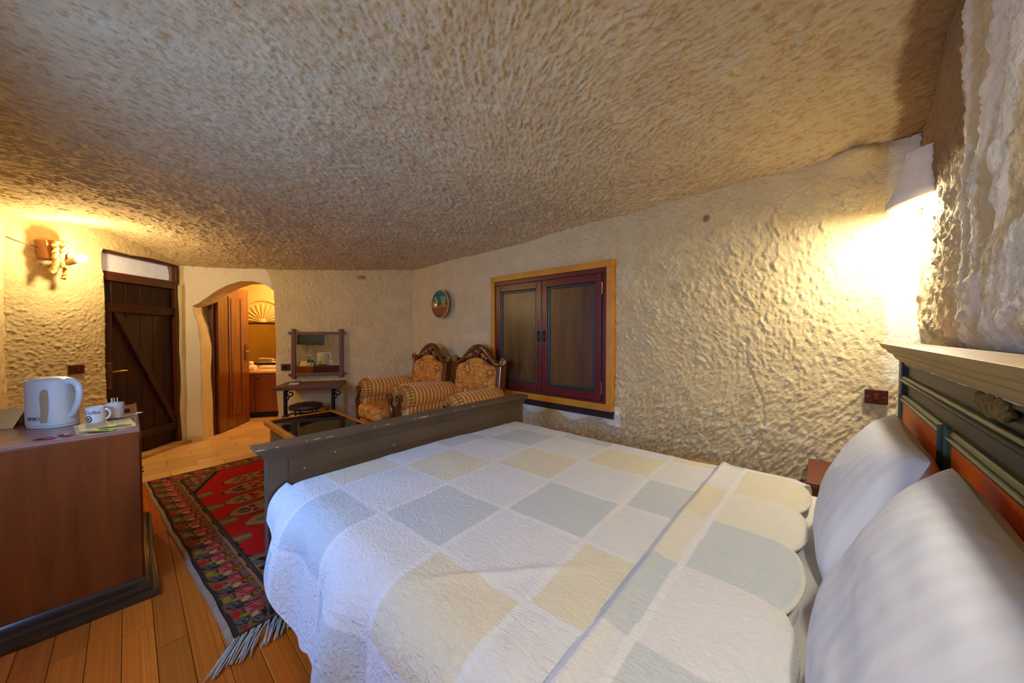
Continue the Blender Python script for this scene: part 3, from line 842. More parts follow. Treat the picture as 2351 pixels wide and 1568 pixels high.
# ------------------------------------------------------------------ bathroom door (door_2), open into the bathroom
d2 = far_root('door_2', 'red brown panelled bathroom door standing open inside the arch', 'door', 'structure')
MB().span((0.110, 0.24, 0.0), (0.160, 0.34, 1.93)).build('door_jamb', M['frame_brown'], d2, bevel=0.004)
leaf = MB()
leaf.span((0, -0.018, 0.012), (0.70, 0.018, 1.965))
Ml = Matrix.Translation((0.178, 0.30, 0)) @ Matrix.Rotation(math.radians(85.5), 4, 'Z')
lf = leaf.xf(Ml).build('door_leaf', M['door_red'], d2, bevel=0.003)
for (a, b_) in ((0.21, 0.245), (0.49, 0.525)):
    MB().span((a, -0.026, 0.16), (b_, -0.018, 1.83)).xf(Ml).build('panel_bead', M['door_red'], lf, bevel=0.006)
MB().span((0.27, -0.024, 0.18), (0.465, -0.0175, 1.81)).xf(Ml).build('door_panel', M['door_red'], lf, bevel=0.005)
m = MB(); m.prism([(0.585, 0.92), (0.655, 0.92), (0.655, 1.13), (0.62, 1.165), (0.585, 1.13)], -0.024, -0.018); hb = m.xf(Ml).build('handle_plate', M['frame_brown'], lf, bevel=0.002)
m = MB(); m.cyl((0.62, -0.02, 1.06), (0.62, -0.06, 1.06), 0.010); m.tube([(0.62, -0.058, 1.06), (0.58, -0.06, 1.062), (0.53, -0.058, 1.06)], [0.008, 0.01, 0.007]); m.xf(Ml).build('lever', M['brass'], hb, smooth=True)

# ------------------------------------------------------------------ bathroom things
vn = far_root('vanity_cabinet', 'red brown vanity cabinet with plain doors under the bathroom counter', 'cabinet')
VF = 1.16
MB().span((-0.55, VF + 0.02, 0.09), (1.25, BY - 0.01, 0.70)).build('body', M['vanity'], vn, bevel=0.003)
MB().span((-0.55, VF + 0.07, 0.0), (1.25, BY - 0.05, 0.09)).build('plinth', M['black'], vn)
for (a, b_) in ((-0.545, -0.10), (-0.095, 0.245), (0.253, 0.70), (0.706, 1.245)):
    dd = MB().span((a, VF, 0.095), (b_, VF + 0.02, 0.695)).build('cabinet_door', M['vanity'], vn, bevel=0.003)
    m = MB(); m.ball((a + 0.04, VF - 0.012, 0.62), 0.014); m.build('knob', M['iron'], dd, smooth=True)
ct = far_root('vanity_counter', 'honey coloured marble counter on the bathroom vanity', 'countertop', z=0.702)
MB().span((-0.58, VF - 0.03, 0.0), (1.28, BY - 0.006, 0.035)).build('slab', M['counter'], ct, bevel=0.006)
MB().span((-0.58, BY - 0.026, 0.035), (1.28, BY - 0.006, 0.075)).build('upstand', M['counter'], ct, bevel=0.003)
bm_ = far_root('bathroom_mirror', 'dark framed mirror on the yellow wall above the bathroom counter', 'mirror', y=BY, z=0.82)
MB().span((-0.42, -0.022, 0.0), (0.62, -0.006, 0.66)).build('glass', M['mirror'], bm_)
for a, b_ in (((-0.45, -0.035, -0.03), (0.65, -0.004, 0.0)), ((-0.45, -0.035, 0.66), (0.65, -0.004, 0.695)), ((-0.45, -0.035, 0.0), (-0.42, -0.004, 0.66)), ((0.62, -0.035, 0.0), (0.65, -0.004, 0.66))):
    MB().span(a, b_).build('mirror_frame', M['door_dark_h'], bm_, bevel=0.004)
# sunburst relief above the mirror
rel = far_root('plaster_relief', 'yellow plaster half sun relief carved above the bathroom mirror', 'relief', x=0.14, y=BY, z=1.525)
for i in range(11):
    a = PI * (i + 0.5) / 11
    da = PI / 11 * 0.36
    m = MB()
    r0, r1 = 0.075, 0.30
    ring = lambda r, h, s: [(r * math.cos(a - da * s), -h, r * math.sin(a - da * s)), (r * math.cos(a), -h - 0.016, r * math.sin(a)), (r * math.cos(a + da * s), -h, r * math.sin(a + da * s)), (r * math.cos(a), 0.005, r * math.sin(a))]
    m.rings([ring(r0, 0.004, 0.8), ring(r1 * 0.8, 0.012, 1), ring(r1, 0.004, 0.9)])
    m.build('ray', M['bath_plaster'], rel)
m = MB(); m.tube([(0.37 * math.cos(PI * i / 24), -0.004, 0.37 * math.sin(PI * i / 24)) for i in range(25)], 0.026, 8); m.build('arch_rim', M['bath_plaster'], rel, smooth=True)
m = MB(); m.ball((0, 0, 0.0), (0.06, 0.03, 0.06)); m.build('boss', M['bath_plaster'], rel, smooth=True)
# towels and tap
def towel(x, y, z, w, h, label, group=None):
    m = MB(); n = 10
    prof = []
    for i in range(24):
        a = 2 * PI * i / 24
        prof.append((h * 0.5 * math.copysign(abs(math.cos(a)) ** 0.7, math.cos(a)), h * 0.36 * math.copysign(abs(math.sin(a)) ** 0.8, math.sin(a)) + h * 0.36))
    rings = []
    for i in range(n):
        t = -w / 2 + w * i / (n - 1); e = 0.9 if i in (0, n - 1) else 1.0
        rings.append([(t, p[0] * e, p[1] * e + 0.003 * math.sin(7 * i)) for p in prof])
    m.rings(rings)
    o = m.build('folded_towel', M['towel'], smooth=True)
    o.location = farw(x, y, z); o.rotation_euler = (0, 0, A_FAR)
    return tag(o, label, 'towel', group)
towel(0.06, 1.36, 0.738, 0.26, 0.12, 'rolled white towel lying on the bathroom counter, the lower one')
towel(0.04, 1.36, 0.824, 0.22, 0.08, 'rolled white towel lying on top of another towel on the counter')
towel(0.30, 1.60, 0.738, 0.26, 0.07, 'folded white towel at the foot of the bathroom mirror')
fc = far_root('faucet', 'curved brass basin tap against the bathroom mirror', 'tap', x=0.475, y=1.50, z=0.738)
m = MB(); m.lathe([(0.028, 0), (0.028, 0.008), (0.014, 0.02), (0.012, 0.06)]); m.build('base', M['brass'], fc, smooth=True)
m = MB(); m.tube([(0, 0, 0.05)] + [(-0.055 + 0.055 * math.cos(a), -0.03 * (1 - math.cos(a)), 0.09 + 0.06 * math.sin(a)) for a in np.linspace(0, PI * 0.9, 10)], 0.010, 10); m.build('spout', M['brass'], fc, smooth=True)
# heated towel rail on the front wall of the bathroom: seen in the bathroom mirror
hr = far_root('towel_radiator', 'dark ladder radiator visible in the bathroom mirror', 'radiator', x=1.35, y=0.37, z=0.9)
for xx in (0.0, 0.46): MB().cyl((xx, 0.06, 0), (xx, 0.06, 1.0), 0.018).build('post', M['iron'], hr, smooth=True)
for i in range(11): MB().cyl((0, 0.06, 0.05 + i * 0.09), (0.46, 0.06, 0.05 + i * 0.09), 0.013, seg=10).build('bar', M['iron'], hr, smooth=True)
bl = far_root('bathroom_lamp', 'glowing round lamp under the bathroom ceiling', 'lamp', x=0.95, y=1.0, z=2.20)
MB().lathe([(0.07, 0.20), (0.07, 0.22)]).build('ceiling_plate', M['china'], bl)
MB().cyl((0, 0, 0.04), (0, 0, 0.20), 0.012).build('stem', M['brass'], bl)
m = MB(); m.ball((0, 0, 0), 0.05, 20, 12); m.build('bulb', M['bulb_bath'], bl, smooth=True)

# ------------------------------------------------------------------ shuttered window in the north wall
w1_ = thing('window_1', 'maroon shuttered window with ochre frame behind the right armchair', 'window', (-1.985, 2.70, 0.67), 0, None, 'structure')
def nw(x, z): return (x + 1.985, z - 0.67)
XL, XR, ZB, ZT = -2.70, -1.285, 0.672, 1.93
def wbox(name, x0, x1, z0, z1, y0, y1, mat, parent=w1_, bev=0.003):
    a = nw(x0, z0); b = nw(x1, z1)
    return MB().span((a[0], y0, a[1]), (b[0], y1, b[1])).build(name, mat, parent, bevel=bev)
wbox('window_frame', XL, XR, ZT - 0.058, ZT, -0.050, 0.02, M['yellow'])
wbox('window_frame', XL, XR, ZB, ZB + 0.058, -0.050, 0.02, M['yellow'])
wbox('window_frame', XL, XL + 0.055, ZB + 0.058, ZT - 0.058, -0.050, 0.02, M['yellow'])
wbox('window_frame', XR - 0.055, XR, ZB + 0.058, ZT - 0.058, -0.050, 0.02, M['yellow'])
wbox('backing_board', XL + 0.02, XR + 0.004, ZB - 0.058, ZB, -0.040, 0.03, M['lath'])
# inner maroon casing
wbox('casing', XL + 0.055, XR - 0.055, ZT - 0.10, ZT - 0.058, -0.034, 0.02, M['maroon'])
wbox('casing', XL + 0.055, XR - 0.055, ZB + 0.058, ZB + 0.075, -0.034, 0.02, M['maroon'])
wbox('casing', XL + 0.055, XL + 0.075, ZB + 0.075, ZT - 0.10, -0.034, 0.02, M['maroon'])
wbox('casing', XR - 0.098, XR - 0.055, ZB + 0.075, ZT - 0.10, -0.034, 0.02, M['maroon'])
mid = -2.012
for (a, b_, side) in ((XL + 0.077, mid - 0.002, -1), (mid + 0.002, XR - 0.100, 1)):
    z0, z1 = ZB + 0.078, ZT - 0.103
    sh = wbox('shutter', a + 0.07, b_ - 0.07, z0 + 0.085, z1 - 0.075, -0.022, -0.004, M['shutter'], w1_, 0.001)
    for nm, x0, x1, q0, q1 in (('stile', a, a + 0.062, z0, z1), ('stile', b_ - 0.062, b_, z0, z1), ('rail', a + 0.062, b_ - 0.062, z1 - 0.068, z1), ('rail', a + 0.062, b_ - 0.062, z0, z0 + 0.078)):
        wbox(nm, x0, x1, q0, q1, -0.042, -0.004, M['maroon'], sh, 0.004)
    for x0, x1, q0, q1 in ((a + 0.062, a + 0.084, z0 + 0.078, z1 - 0.068), (b_ - 0.084, b_ - 0.062, z0 + 0.078, z1 - 0.068), (a + 0.084, b_ - 0.084, z1 - 0.090, z1 - 0.068), (a + 0.084, b_ - 0.084, z0 + 0.078, z0 + 0.100)):
        wbox('bead', x0, x1, q0, q1, -0.034, -0.004, M['teal'], sh, 0.006)
    hx = (b_ - 0.030) if side < 0 else (a + 0.030)
    p = nw(hx, 1.335)
    m = MB(); m.ball((p[0], -0.048, p[1]), (0.012, 0.008, 0.014)); m.tube([(p[0] + 0.016 * math.sin(t), -0.054, p[1] - 0.042 + 0.042 * math.cos(t)) for t in np.linspace(0, 2 * PI, 21)], 0.0045, 8)
    m.build('ring_pull', M['iron'], sh, smooth=True)
    if side > 0:
        for hz in (1.70, 0.86):
            q = nw(b_ + 0.004, hz); MB().cyl((q[0], -0.042, q[1] - 0.05), (q[0], -0.042, q[1] + 0.05), 0.005, seg=10).build('hinge', M['brass'], sh, smooth=True)

# plate on the wall
pl_n = 64; rad = 0.178
NP = 120
g = np.linspace(-1, 1, NP)
PX, PZ = np.meshgrid(g, g, indexing='ij')
# polar grid with painted colours
nr, na = 46, 128
rr_ = np.linspace(0.0, 1.0, nr); aa = np.linspace(0, 2 * PI, na)
RR, AA = np.meshgrid(rr_, aa, indexing='ij')
scal = 1 + 0.02 * np.abs(np.sin(AA * 10)) * sstep(0.8, 1, RR)
x = RR * np.cos(AA) * rad * scal; z = RR * np.sin(AA) * rad * scal
yy = 0.035 - 0.055 * RR ** 3 + 0.004 - 0.028
yy = -0.004 - 0.045 * RR ** 2.2
nx, nz = x / rad, z / rad
def C(r, g, b): return np.array(lin(r, g, b)[:3])
colr = np.zeros((nr, na, 3)); colr[:] = C(40, 120, 120)
def paint(mask, c, soft=None):
    colr[mask] = c
paint(nz < 0.42, C(70, 120, 50)); paint(nz < 0.05 + 0.2 * np.sin(nx * 5), C(176, 96, 30)); paint(nz < -0.12, C(150, 120, 60)); paint(nz < -0.25, C(96, 104, 48))
for cx_, cz_, s_, cc in ((-0.55, -0.02, 0.16, C(160, 44, 30)), (-0.25, 0.10, 0.15, C(60, 80, 130)), (0.15, 0.02, 0.17, C(196, 130, 30)), (0.5, 0.1, 0.16, C(60, 110, 44)), (-0.1, 0.45, 0.12, C(50, 130, 90)), (0.35, 0.42, 0.12, C(140, 150, 40))):
    paint(((nx - cx_) ** 2 + (nz - cz_) ** 2) < s_ ** 2, cc)
for cx_ in (-0.55, -0.02, 0.22, 0.52):
    paint((np.abs(nx - cx_ - 0.04 * np.sin(nz * 8)) < 0.035) & (nz > 0.12) & (nz < 0.55), C(214, 214, 180))
paint((nz < -0.32) & (nz > -0.78) & (np.sin(nz * 60) * np.sin(nx * 26 + np.floor(nz * 19) * 1.6) > -0.35), C(176, 64, 44))
paint((np.abs(nx - 0.05) < 0.035) & (nz < -0.12) & (nz > -0.36), C(26, 40, 60))
paint((np.abs(nx) < 0.22) & (nz < -0.74) & (nz > -0.86), C(70, 90, 96))
ring1 = np.abs(np.sin(nx * 7.5 + 0.6)) * 0.3 + 0.42
paint((np.abs(nz - ring1) < 0.02) & (nz > 0.3), C(20, 40, 44))
paint(RR > 0.95, C(214, 200, 140)); paint((RR > 0.90) & (RR <= 0.95), C(40, 84, 70))
V = np.stack([x.ravel(), yy.ravel(), z.ravel()], 1)
Vb = V.copy(); Vb[:, 1] += 0.010
i_, j_ = np.meshgrid(np.arange(nr - 1), np.arange(na - 1), indexing='ij'); a_ = (i_ * na + j_).ravel()
Fq = np.stack([a_, a_ + na, a_ + na + 1, a_ + 1], 1); off_ = nr * na
edge_ = np.array([((nr - 1) * na + j, (nr - 1) * na + j + off_, (nr - 1) * na + j + 1 + off_, (nr - 1) * na + j + 1) for j in range(na - 1)])
o = raw_mesh('wall_plate', np.concatenate([V, Vb]), np.concatenate([Fq, Fq[:, ::-1] + off_, edge_]), M['plate'], attrs={'print': np.concatenate([colr.reshape(-1, 3), np.tile(C(200, 180, 140), (off_, 1))])})
o.location = (-3.585, 2.668, 1.69)
tag(o, 'painted round ceramic plate hanging on the wall above the armchairs', 'plate')

# ------------------------------------------------------------------ switches
def switch(name, label, loc, rotz, w=0.105, h=0.085, gang='rocker'):
    r_ = thing(name, label, 'switch' if gang == 'rocker' else 'socket', loc, rotz)
    MB().box((0, -0.006, 0), (w, 0.012, h)).build('face_plate', M['switch'], r_, bevel=0.003)
    if gang == 'rocker':
        MB().box((0.0, -0.014, 0.002), (0.020, 0.008, 0.034)).build('rocker', M['switch2'], r_, bevel=0.002)
        for sx in (-1, 1): MB().cyl((sx * w * 0.36, -0.0115, 0), (sx * w * 0.36, -0.0135, 0), 0.004, seg=10).build('screw', M['ink_brown'], r_)
    else:
        MB().lathe([(0.024, 0.0), (0.024, -0.004), (0.019, -0.004), (0.018, 0.0)], (0, -0.012, 0), 'y', 20).build('socket_ring', M['switch2'], r_, smooth=True)
        for sx in (-1, 1): MB().cyl((sx * 0.009, -0.0115, 0), (sx * 0.009, -0.014, 0), 0.003, seg=8).build('socket_hole', M['black'], r_)
    return r_
switch('light_switch', 'dark red light switch on the bright wall beside the headboard', (0.213, 2.682, 0.981), 0.0, 0.088, 0.076)
switch('wall_socket', 'dark red wall socket between arch and framed mirror', farw(1.065, -0.004, 0.887), A_FAR, 0.098, 0.085, 'socket')
p = E0 + Vector((math.cos(A_DOOR) * 0.46 + math.sin(A_DOOR) * 0.004, math.sin(A_DOOR) * 0.46 - math.cos(A_DOOR) * 0.004, 1.0))
switch('light_switch', 'dark red light switch left of the dark entrance door', p, A_DOOR, 0.115, 0.078)

# ------------------------------------------------------------------ framed mirror on the far wall
fm = far_root('framed_mirror', 'mirror in crossed walnut laths above the console shelf', 'mirror', x=1.445, y=-0.012, z=1.06)
fm.rotation_euler = (math.radians(-1.6), 0, A_FAR)
MB().span((-0.27, -0.012, -0.262), (0.275, 0.0, 0.262)).build('glass', M['mirror'], fm)
for z in (0.265, -0.272): MB().span((-0.335, -0.030, z - 0.019), (0.335, 0.004, z + 0.019)).build('frame_lath', M['mirror_wood'], fm, bevel=0.003)
for x in (-0.278, 0.282): MB().span((x - 0.021, -0.040, -0.322), (x + 0.021, 0.004, 0.322)).build('frame_lath', M['mirror_wood_v'], fm, bevel=0.003)
for z in (0.265, -0.272): MB().cyl((0, -0.029, z), (0, -0.032, z), 0.004, seg=8).build('screw', M['chip'], fm)

# ------------------------------------------------------------------ console with iron legs
cs = far_root('console_table', 'brown slab console on black iron legs below the framed mirror', 'table', x=1.445, y=-0.26)
MB().span((-0.355, -0.25, 0.655), (0.335, 0.245, 0.70)).build('table_top', M['console_top'], cs, bevel=0.006)
def spiral(c, r0, r1, a0, turns, n=26, pl='xz'):
    out = []
    for i in range(n):
        t = i / (n - 1); a = a0 + turns * 2 * PI * t; r_ = r0 + (r1 - r0) * t
        out.append((c[0] + r_ * math.cos(a), c[1], c[2] + r_ * math.sin(a)))
    return out
for sx in (-1, 1):
    lg = MB(); lg.tube([(sx * 0.26, -0.13, 0.0), (sx * 0.26, -0.13, 0.655)], 0.021, 12)
    lg.lathe([(0.035, 0.0), (0.035, 0.015), (0.022, 0.03)], (sx * 0.26, -0.13, 0)); lg.lathe([(0.02, 0.30), (0.034, 0.315), (0.034, 0.335), (0.02, 0.35)], (sx * 0.26, -0.13, 0))
    L_ = lg.build('leg', M['iron'], cs, smooth=True)
    sc = MB(); sc.tube(spiral((sx * 0.26 - sx * 0.0 + 0.055, -0.13, 0.60), 0.045, 0.012, PI / 2, 1.2), 0.008, 8); sc.tube([(sx * 0.26 + 0.02, -0.13, 0.52), (sx * 0.26 + 0.04, -0.13, 0.55), (sx * 0.26 + 0.03, -0.13, 0.59)], 0.007, 8)
    sc.build('scroll', M['iron'], L_, smooth=True)
m = MB(); m.tube([(-0.26, -0.13, 0.325), (-0.20, -0.13, 0.36), (-0.10, -0.13, 0.355), (0.08, -0.13, 0.36), (0.26, -0.13, 0.36)], 0.012, 8)
m.tube([(-0.10, -0.13, 0.37), (-0.06, -0.13, 0.43), (0.02, -0.13, 0.455), (0.06, -0.13, 0.435), (0.10, -0.13, 0.46), (0.15, -0.13, 0.42), (0.19, -0.13, 0.375), (0.22, -0.13, 0.365)], 0.007, 8)
m.tube(spiral((0.185, -0.13, 0.405), 0.034, 0.008, -PI / 2, 1.4), 0.006, 8)
m.build('stretcher', M['iron'], cs, smooth=True)
o = MB().box((0, 0, 0.0015), (0.10, 0.15, 0.003), Matrix.Rotation(0.2, 3, 'Z')).build('card', M['paper']); o.location = farw(1.24, -0.27, 0.702); o.rotation_euler = (0, 0, A_FAR)
tag(o, 'small white card lying on the console shelf', 'card')
st = far_root('stool', 'low round stool with dark leather seat under the console', 'stool', x=1.43, y=-0.48)
MB().lathe([(0.0, 0.425), (0.15, 0.425), (0.175, 0.435), (0.18, 0.455), (0.172, 0.478), (0.12, 0.492), (0.0, 0.495)]).build('seat', M['stool_seat'], st, smooth=True)
for kx in range(4):
    a = PI / 4 + kx * PI / 2
    m = MB(); m.tube([(0.13 * math.cos(a), 0.13 * math.sin(a), 0.43), (0.10 * math.cos(a), 0.10 * math.sin(a), 0.24), (0.17 * math.cos(a), 0.17 * math.sin(a), 0.0)], 0.010, 8); m.build('leg', M['iron'], st, smooth=True)
m = MB(); m.tube([(0.10 * math.cos(t), 0.10 * math.sin(t), 0.22) for t in np.linspace(0, 2 * PI, 25)], 0.007, 8); m.build('ring_stretcher', M['iron'], st, smooth=True)

# ------------------------------------------------------------------ armchairs
def softbox(a, b, r=0.03, n=3):
    m = MB(); m.span(a, b); return m
def make_chair(label):
    t = thing('armchair', label, 'armchair', (0, 0, 0), 0, 'carved gold armchairs against the window wall')
    # seat
    MB().span((-0.29, -0.40, 0.11), (0.29, 0.26, 0.37)).build('seat_base', M['floral'], t, bevel=0.015, smooth=True)
    MB().span((-0.265, -0.44, 0.375), (0.265, 0.25, 0.535)).build('seat_cushion', M['floral'], t, bevel=0.045, seg=4, smooth=True)
    # back: walnut posts, crest, upholstered pad
    lean = Matrix.Translation((0, 0.27, 0.40)) @ Matrix.Rotation(math.radians(-7), 4, 'X') @ Matrix.Translation((0, 0, -0.40))
    for sx in (-1, 1):
        m = MB(); m.span((sx * 0.285, -0.01, 0.10), (sx * 0.355, 0.085, 1.02)); m.xf(lean).build('back_post', M['carved'], t, bevel=0.012)
    arc = [(-0.30, 0.40), (0.30, 0.40), (0.298, 0.93), (0.27, 0.985), (0.19, 1.005), (0.11, 1.05), (0.0, 1.075), (-0.11, 1.05), (-0.19, 1.005), (-0.27, 0.985), (-0.298, 0.93)]
    m = MB(); m.prism(arc, -0.045, 0.04); m.xf(lean).build('back_pad', M['floral'], t, bevel=0.035, seg=4, smooth=True)
    m = MB(); m.prism([(-0.30, 0.12), (0.30, 0.12), (0.30, 1.0), (0.12, 1.08), (-0.12, 1.08), (-0.30, 1.0)], 0.04, 0.075); m.xf(lean).build('back_panel', M['stripe'], t)
    half = [(0.375, 1.045), (0.352, 1.012), (0.315, 1.000), (0.265, 1.012), (0.215, 1.048), (0.165, 1.100), (0.11, 1.145), (0.055, 1.172), (0.0, 1.180)]
    path = [(x, 0.005, z) for x, z in half] + [(-x, 0.005, z) for x, z in reversed(half[:-1])]
    rad_ = [0.024, 0.026, 0.028, 0.030, 0.031, 0.033, 0.035, 0.036, 0.036]; rad_ = rad_ + rad_[-2::-1]
    m = MB(); m.tube(path, rad_, 12)
    crest = m.xf(lean).build('crest_rail', M['carved'], t, smooth=True)
    fill = [(x, z) for x, z in half] + [(-x, z) for x, z in reversed(half[:-1])]
    low = [(-0.30, 0.965), (-0.18, 1.0), (-0.10, 1.055), (0, 1.075), (0.10, 1.055), (0.18, 1.0), (0.30, 0.965)]
    m = MB(); m.prism(fill + low, -0.006, 0.05); m.xf(lean).build('crest_board', M['carved'], crest)
    for sx in (-1, 1):
        m = MB(); m.tube([(sx * (0.365 + 0.026 * math.cos(a)), 0.0, 1.038 + 0.026 * math.sin(a)) for a in np.linspace(-PI / 2, PI * 1.3, 14)], np.linspace(0.022, 0.012, 14), 8); m.xf(lean).build('curl', M['gilded'], crest, smooth=True)
        m = MB()
        for (lx, lz, ra, rb) in ((0.085, 1.10, 0.030, 0.020), (0.115, 1.085, 0.032, 0.018), (0.145, 1.062, 0.026, 0.016), (0.095, 1.072, 0.022, 0.014)):
            m.ball((sx * lx, -0.018, lz), (ra, 0.016, rb), 10, 6)
        m.xf(lean).build('acanthus', M['gilded'], crest, smooth=True)
    m = MB(); m.tube([(0.045 * math.cos(a), -0.024, 1.128 + 0.055 * math.sin(a)) for a in np.linspace(0, 2 * PI, 25)], 0.013, 8); m.ball((0, -0.018, 1.128), (0.035, 0.022, 0.045)); m.xf(lean).build('cartouche', M['carved'], crest, smooth=True)
    # arms
    AZ = 0.672
    for sx in (-1, 1):
        xc = sx * 0.362
        m = MB(); prof = [(0.0, -0.362), (0.06, -0.365), (0.098, -0.348), (0.117, -0.31), (0.120, -0.22), (0.121, -0.05), (0.118, 0.15), (0.11, 0.27), (0.07, 0.30), (0.0, 0.305)]
        m.lathe(prof, (xc, 0, AZ), 'y', 30, cap=False)
        roll = m.build('arm_roll', M['stripe'], t, smooth='all')
        m = MB()
        for kx in range(22):
            a = 2 * PI * kx / 22
            m.tube([(xc + r_ * math.cos(a), y_, AZ + r_ * math.sin(a)) for r_, y_ in ((0.050, -0.368), (0.092, -0.355), (0.119, -0.31), (0.122, -0.275))], [0.004, 0.008, 0.008, 0.003], 6)
        m.build('gathered_edge', M['fabric_edge'], roll, smooth=True)
        MB().span((xc - 0.085, -0.33, 0.10), (xc + 0.085, 0.29, 0.66)).build('arm_side', M['stripe'], t, bevel=0.02, smooth=True)
        m = MB()
        m.tube(spiral((xc, -0.378, AZ), 0.050, 0.010, -PI * 0.5, 1.5 if sx > 0 else -1.5, 34), np.linspace(0.019, 0.010, 34), 8)
        m.tube([(xc, -0.378, AZ - 0.05), (xc + sx * 0.045, -0.373, 0.56), (xc + sx * 0.040, -0.368, 0.43), (xc + sx * 0.005, -0.366, 0.30), (xc - sx * 0.01, -0.370, 0.19), (xc + sx * 0.02, -0.388, 0.09), (xc + sx * 0.05, -0.408, 0.06)], [0.022, 0.026, 0.03, 0.028, 0.024, 0.022, 0.024], 10)
        sc = m.build('arm_scroll', M['carved'], t, smooth=True)
        m = MB(); m.ball((xc, -0.390, AZ), 0.014, 10, 6); m.build('scroll_eye', M['gilded'], sc, smooth=True)
        m = MB(); m.tube([(xc - sx * 0.01, -0.35, 0.12), (xc + sx * 0.02, -0.365, 0.06), (xc + sx * 0.035, -0.385, 0.02)], [0.032, 0.026, 0.022], 10); m.build('foot', M['carved'], t, smooth=True)
        m = MB(); m.tube([(xc, 0.25, 0.12), (xc, 0.27, 0.0)], [0.028, 0.022], 10); m.build('foot', M['carved'], t, smooth=True)
    return t
ch1 = make_chair('carved gold armchair in the corner, under the painted plate')
ch1.location = (-3.62, 2.15, 0)
ch1.rotation_euler = (0, 0, math.radians(-1))
ch2 = copy_tree(ch1)
ch2['label'] = 'carved gold armchair standing partly in front of the maroon shutters'
ch2.location = (-2.765, 2.18, 0)
ch2.rotation_euler = (0, 0, math.radians(2))

# ------------------------------------------------------------------ glass coffee table
gt = thing('coffee_table', 'glass topped coffee table with golden frame behind the footboard', 'table', (-3.40, 1.17, 0.013))
hx, hy, zt = 0.56, 0.32, 0.48
m = MB().span((-hx + 0.03, -hy + 0.03, zt - 0.012), (hx - 0.03, hy - 0.03, zt - 0.004)).build('glass_top', M['glass'], gt)
for a, b_ in (((-hx, -hy, zt - 0.045), (-hx + 0.05, hy, zt)), ((hx - 0.05, -hy, zt - 0.045), (hx, hy, zt)), ((-hx + 0.05, -hy, zt - 0.045), (hx - 0.05, -hy + 0.05, zt)), ((-hx + 0.05, hy - 0.05, zt - 0.045), (hx - 0.05, hy, zt))):
    MB().span(a, b_).build('frame_rail', M['gold_frame'], gt, bevel=0.012, seg=3)
for sx in (-1, 1):
    for sy in (-1, 1):
        x, y = sx * (hx - 0.06), sy * (hy - 0.06)
        lg = MB()
        for dx, dy in ((-0.018, 0), (0.018, 0), (0, 0.02)):
            lg.cyl((x + dx, y + dy, 0), (x + dx, y + dy, zt - 0.045), 0.014, seg=10)
        lg.build('leg', M['gold_frame'], gt, smooth=True)
for sy in (-1,):
    m = MB()
    n = 16
    poly = [(-hx + 0.09 + (2 * hx - 0.18) * i / n, zt - 0.05) for i in range(n + 1)] + [(hx - 0.09 - (2 * hx - 0.18) * i / n, 0.16 + 0.05 * math.sin(PI * i / n)) for i in range(n + 1)]
    m.prism(poly, sy * (hy - 0.055) - 0.004, sy * (hy - 0.055) + 0.004); m.build('cane_side', M['cane'], gt)
for sx in (-1,):
    m = MB().span((sx * (hx - 0.055) - 0.004, -hy + 0.09, 0.18), (sx * (hx - 0.055) + 0.004, hy - 0.09, zt - 0.05)); m.build('cane_side', M['cane'], gt)

# ------------------------------------------------------------------ rug
RL, RWd = 2.60, 1.50
res = 0.0075
nu = int(RL / res) + 1; nv = int(RWd / res) + 1
u = np.linspace(0, RL, nu); v = np.linspace(0, RWd, nv)
U, V2 = np.meshgrid(u, v, indexing='ij')
cR, cT, cD, cO, cG, cP, cB = C(168, 24, 18), C(150, 104, 70), C(38, 34, 30), C(132, 118, 34), C(92, 86, 84), C(178, 62, 72), C(116, 76, 46)
img = np.zeros((nu, nv, 3)); img[:] = cR
# mirror symmetric about the middle of both axes
bu = np.minimum(U, RL - U); bv = np.minimum(V2, RWd - V2)
jit = 0.008 * (fbm(U * 14, V2 * 14, 77, 2) - 0.5)
bu = bu + jit; bv = bv + jit
bd = np.minimum(bu, bv)
BW = 0.215
def pnt(mask, c): img[mask] = c
# medallion of hooked arms
for k_ in range(7):
    uc = RL / 2 + (k_ - 3) * 0.235
    ln = 0.46 - 0.03 * abs(k_ - 3) ** 1.3
    du_ = np.abs(U - uc + jit); dv_ = RWd / 2 - bv
    for s_, c_ in ((0.012, cD), (0.0, cT), (-0.018, cT)):
        wd = 0.088 + s_
        pnt((du_ < wd) & (dv_ < ln + s_ - np.maximum(du_ - 0.028, 0) * 1.2), c_)
    pnt((du_ < 0.040) & (np.abs(dv_ - ln + 0.085) < 0.040 - du_ * 0.5), cD if k_ % 2 else cO)
    pnt((du_ < 0.022) & (np.abs(dv_ - ln + 0.085) < 0.024), cG)
    pnt((np.abs(du_ - 0.0) < 0.030) & (np.abs(np.sin((dv_) * 24 + k_)) > 0.75) & (dv_ < ln - 0.14), cR)
    pnt((np.abs(du_ - 0.045) < 0.014) & (np.abs(np.sin((dv_) * 36 + k_)) > 0.6) & (dv_ < ln - 0.1), cD)
    pnt((np.abs(du_ - 0.045) < 0.012) & (np.abs(np.sin((dv_) * 18 + k_ * 2)) > 0.85) & (dv_ < ln - 0.1), cO)
# stepped corner pieces
st_ = (bu - BW) * 0.55 + (bv - BW)
stp = np.floor(st_ / 0.035) * 0.035
ca = (bd > BW) & (stp < 0.24)
pnt(ca, cT)
pnt(ca & (np.abs(np.sin(U * 46) * np.sin(V2 * 46)) > 0.55), cD)
pnt(ca & (np.sin(U * 31 + 1) * np.sin(V2 * 37) > 0.62), cR)
pnt(ca & (np.sin(U * 23) * np.sin(V2 * 29 + 2) > 0.72), cO)
pnt((bd > BW) & (stp >= 0.205) & (stp < 0.24), cD)
pnt((bd > BW) & (stp >= 0.17) & (stp < 0.205), cG)
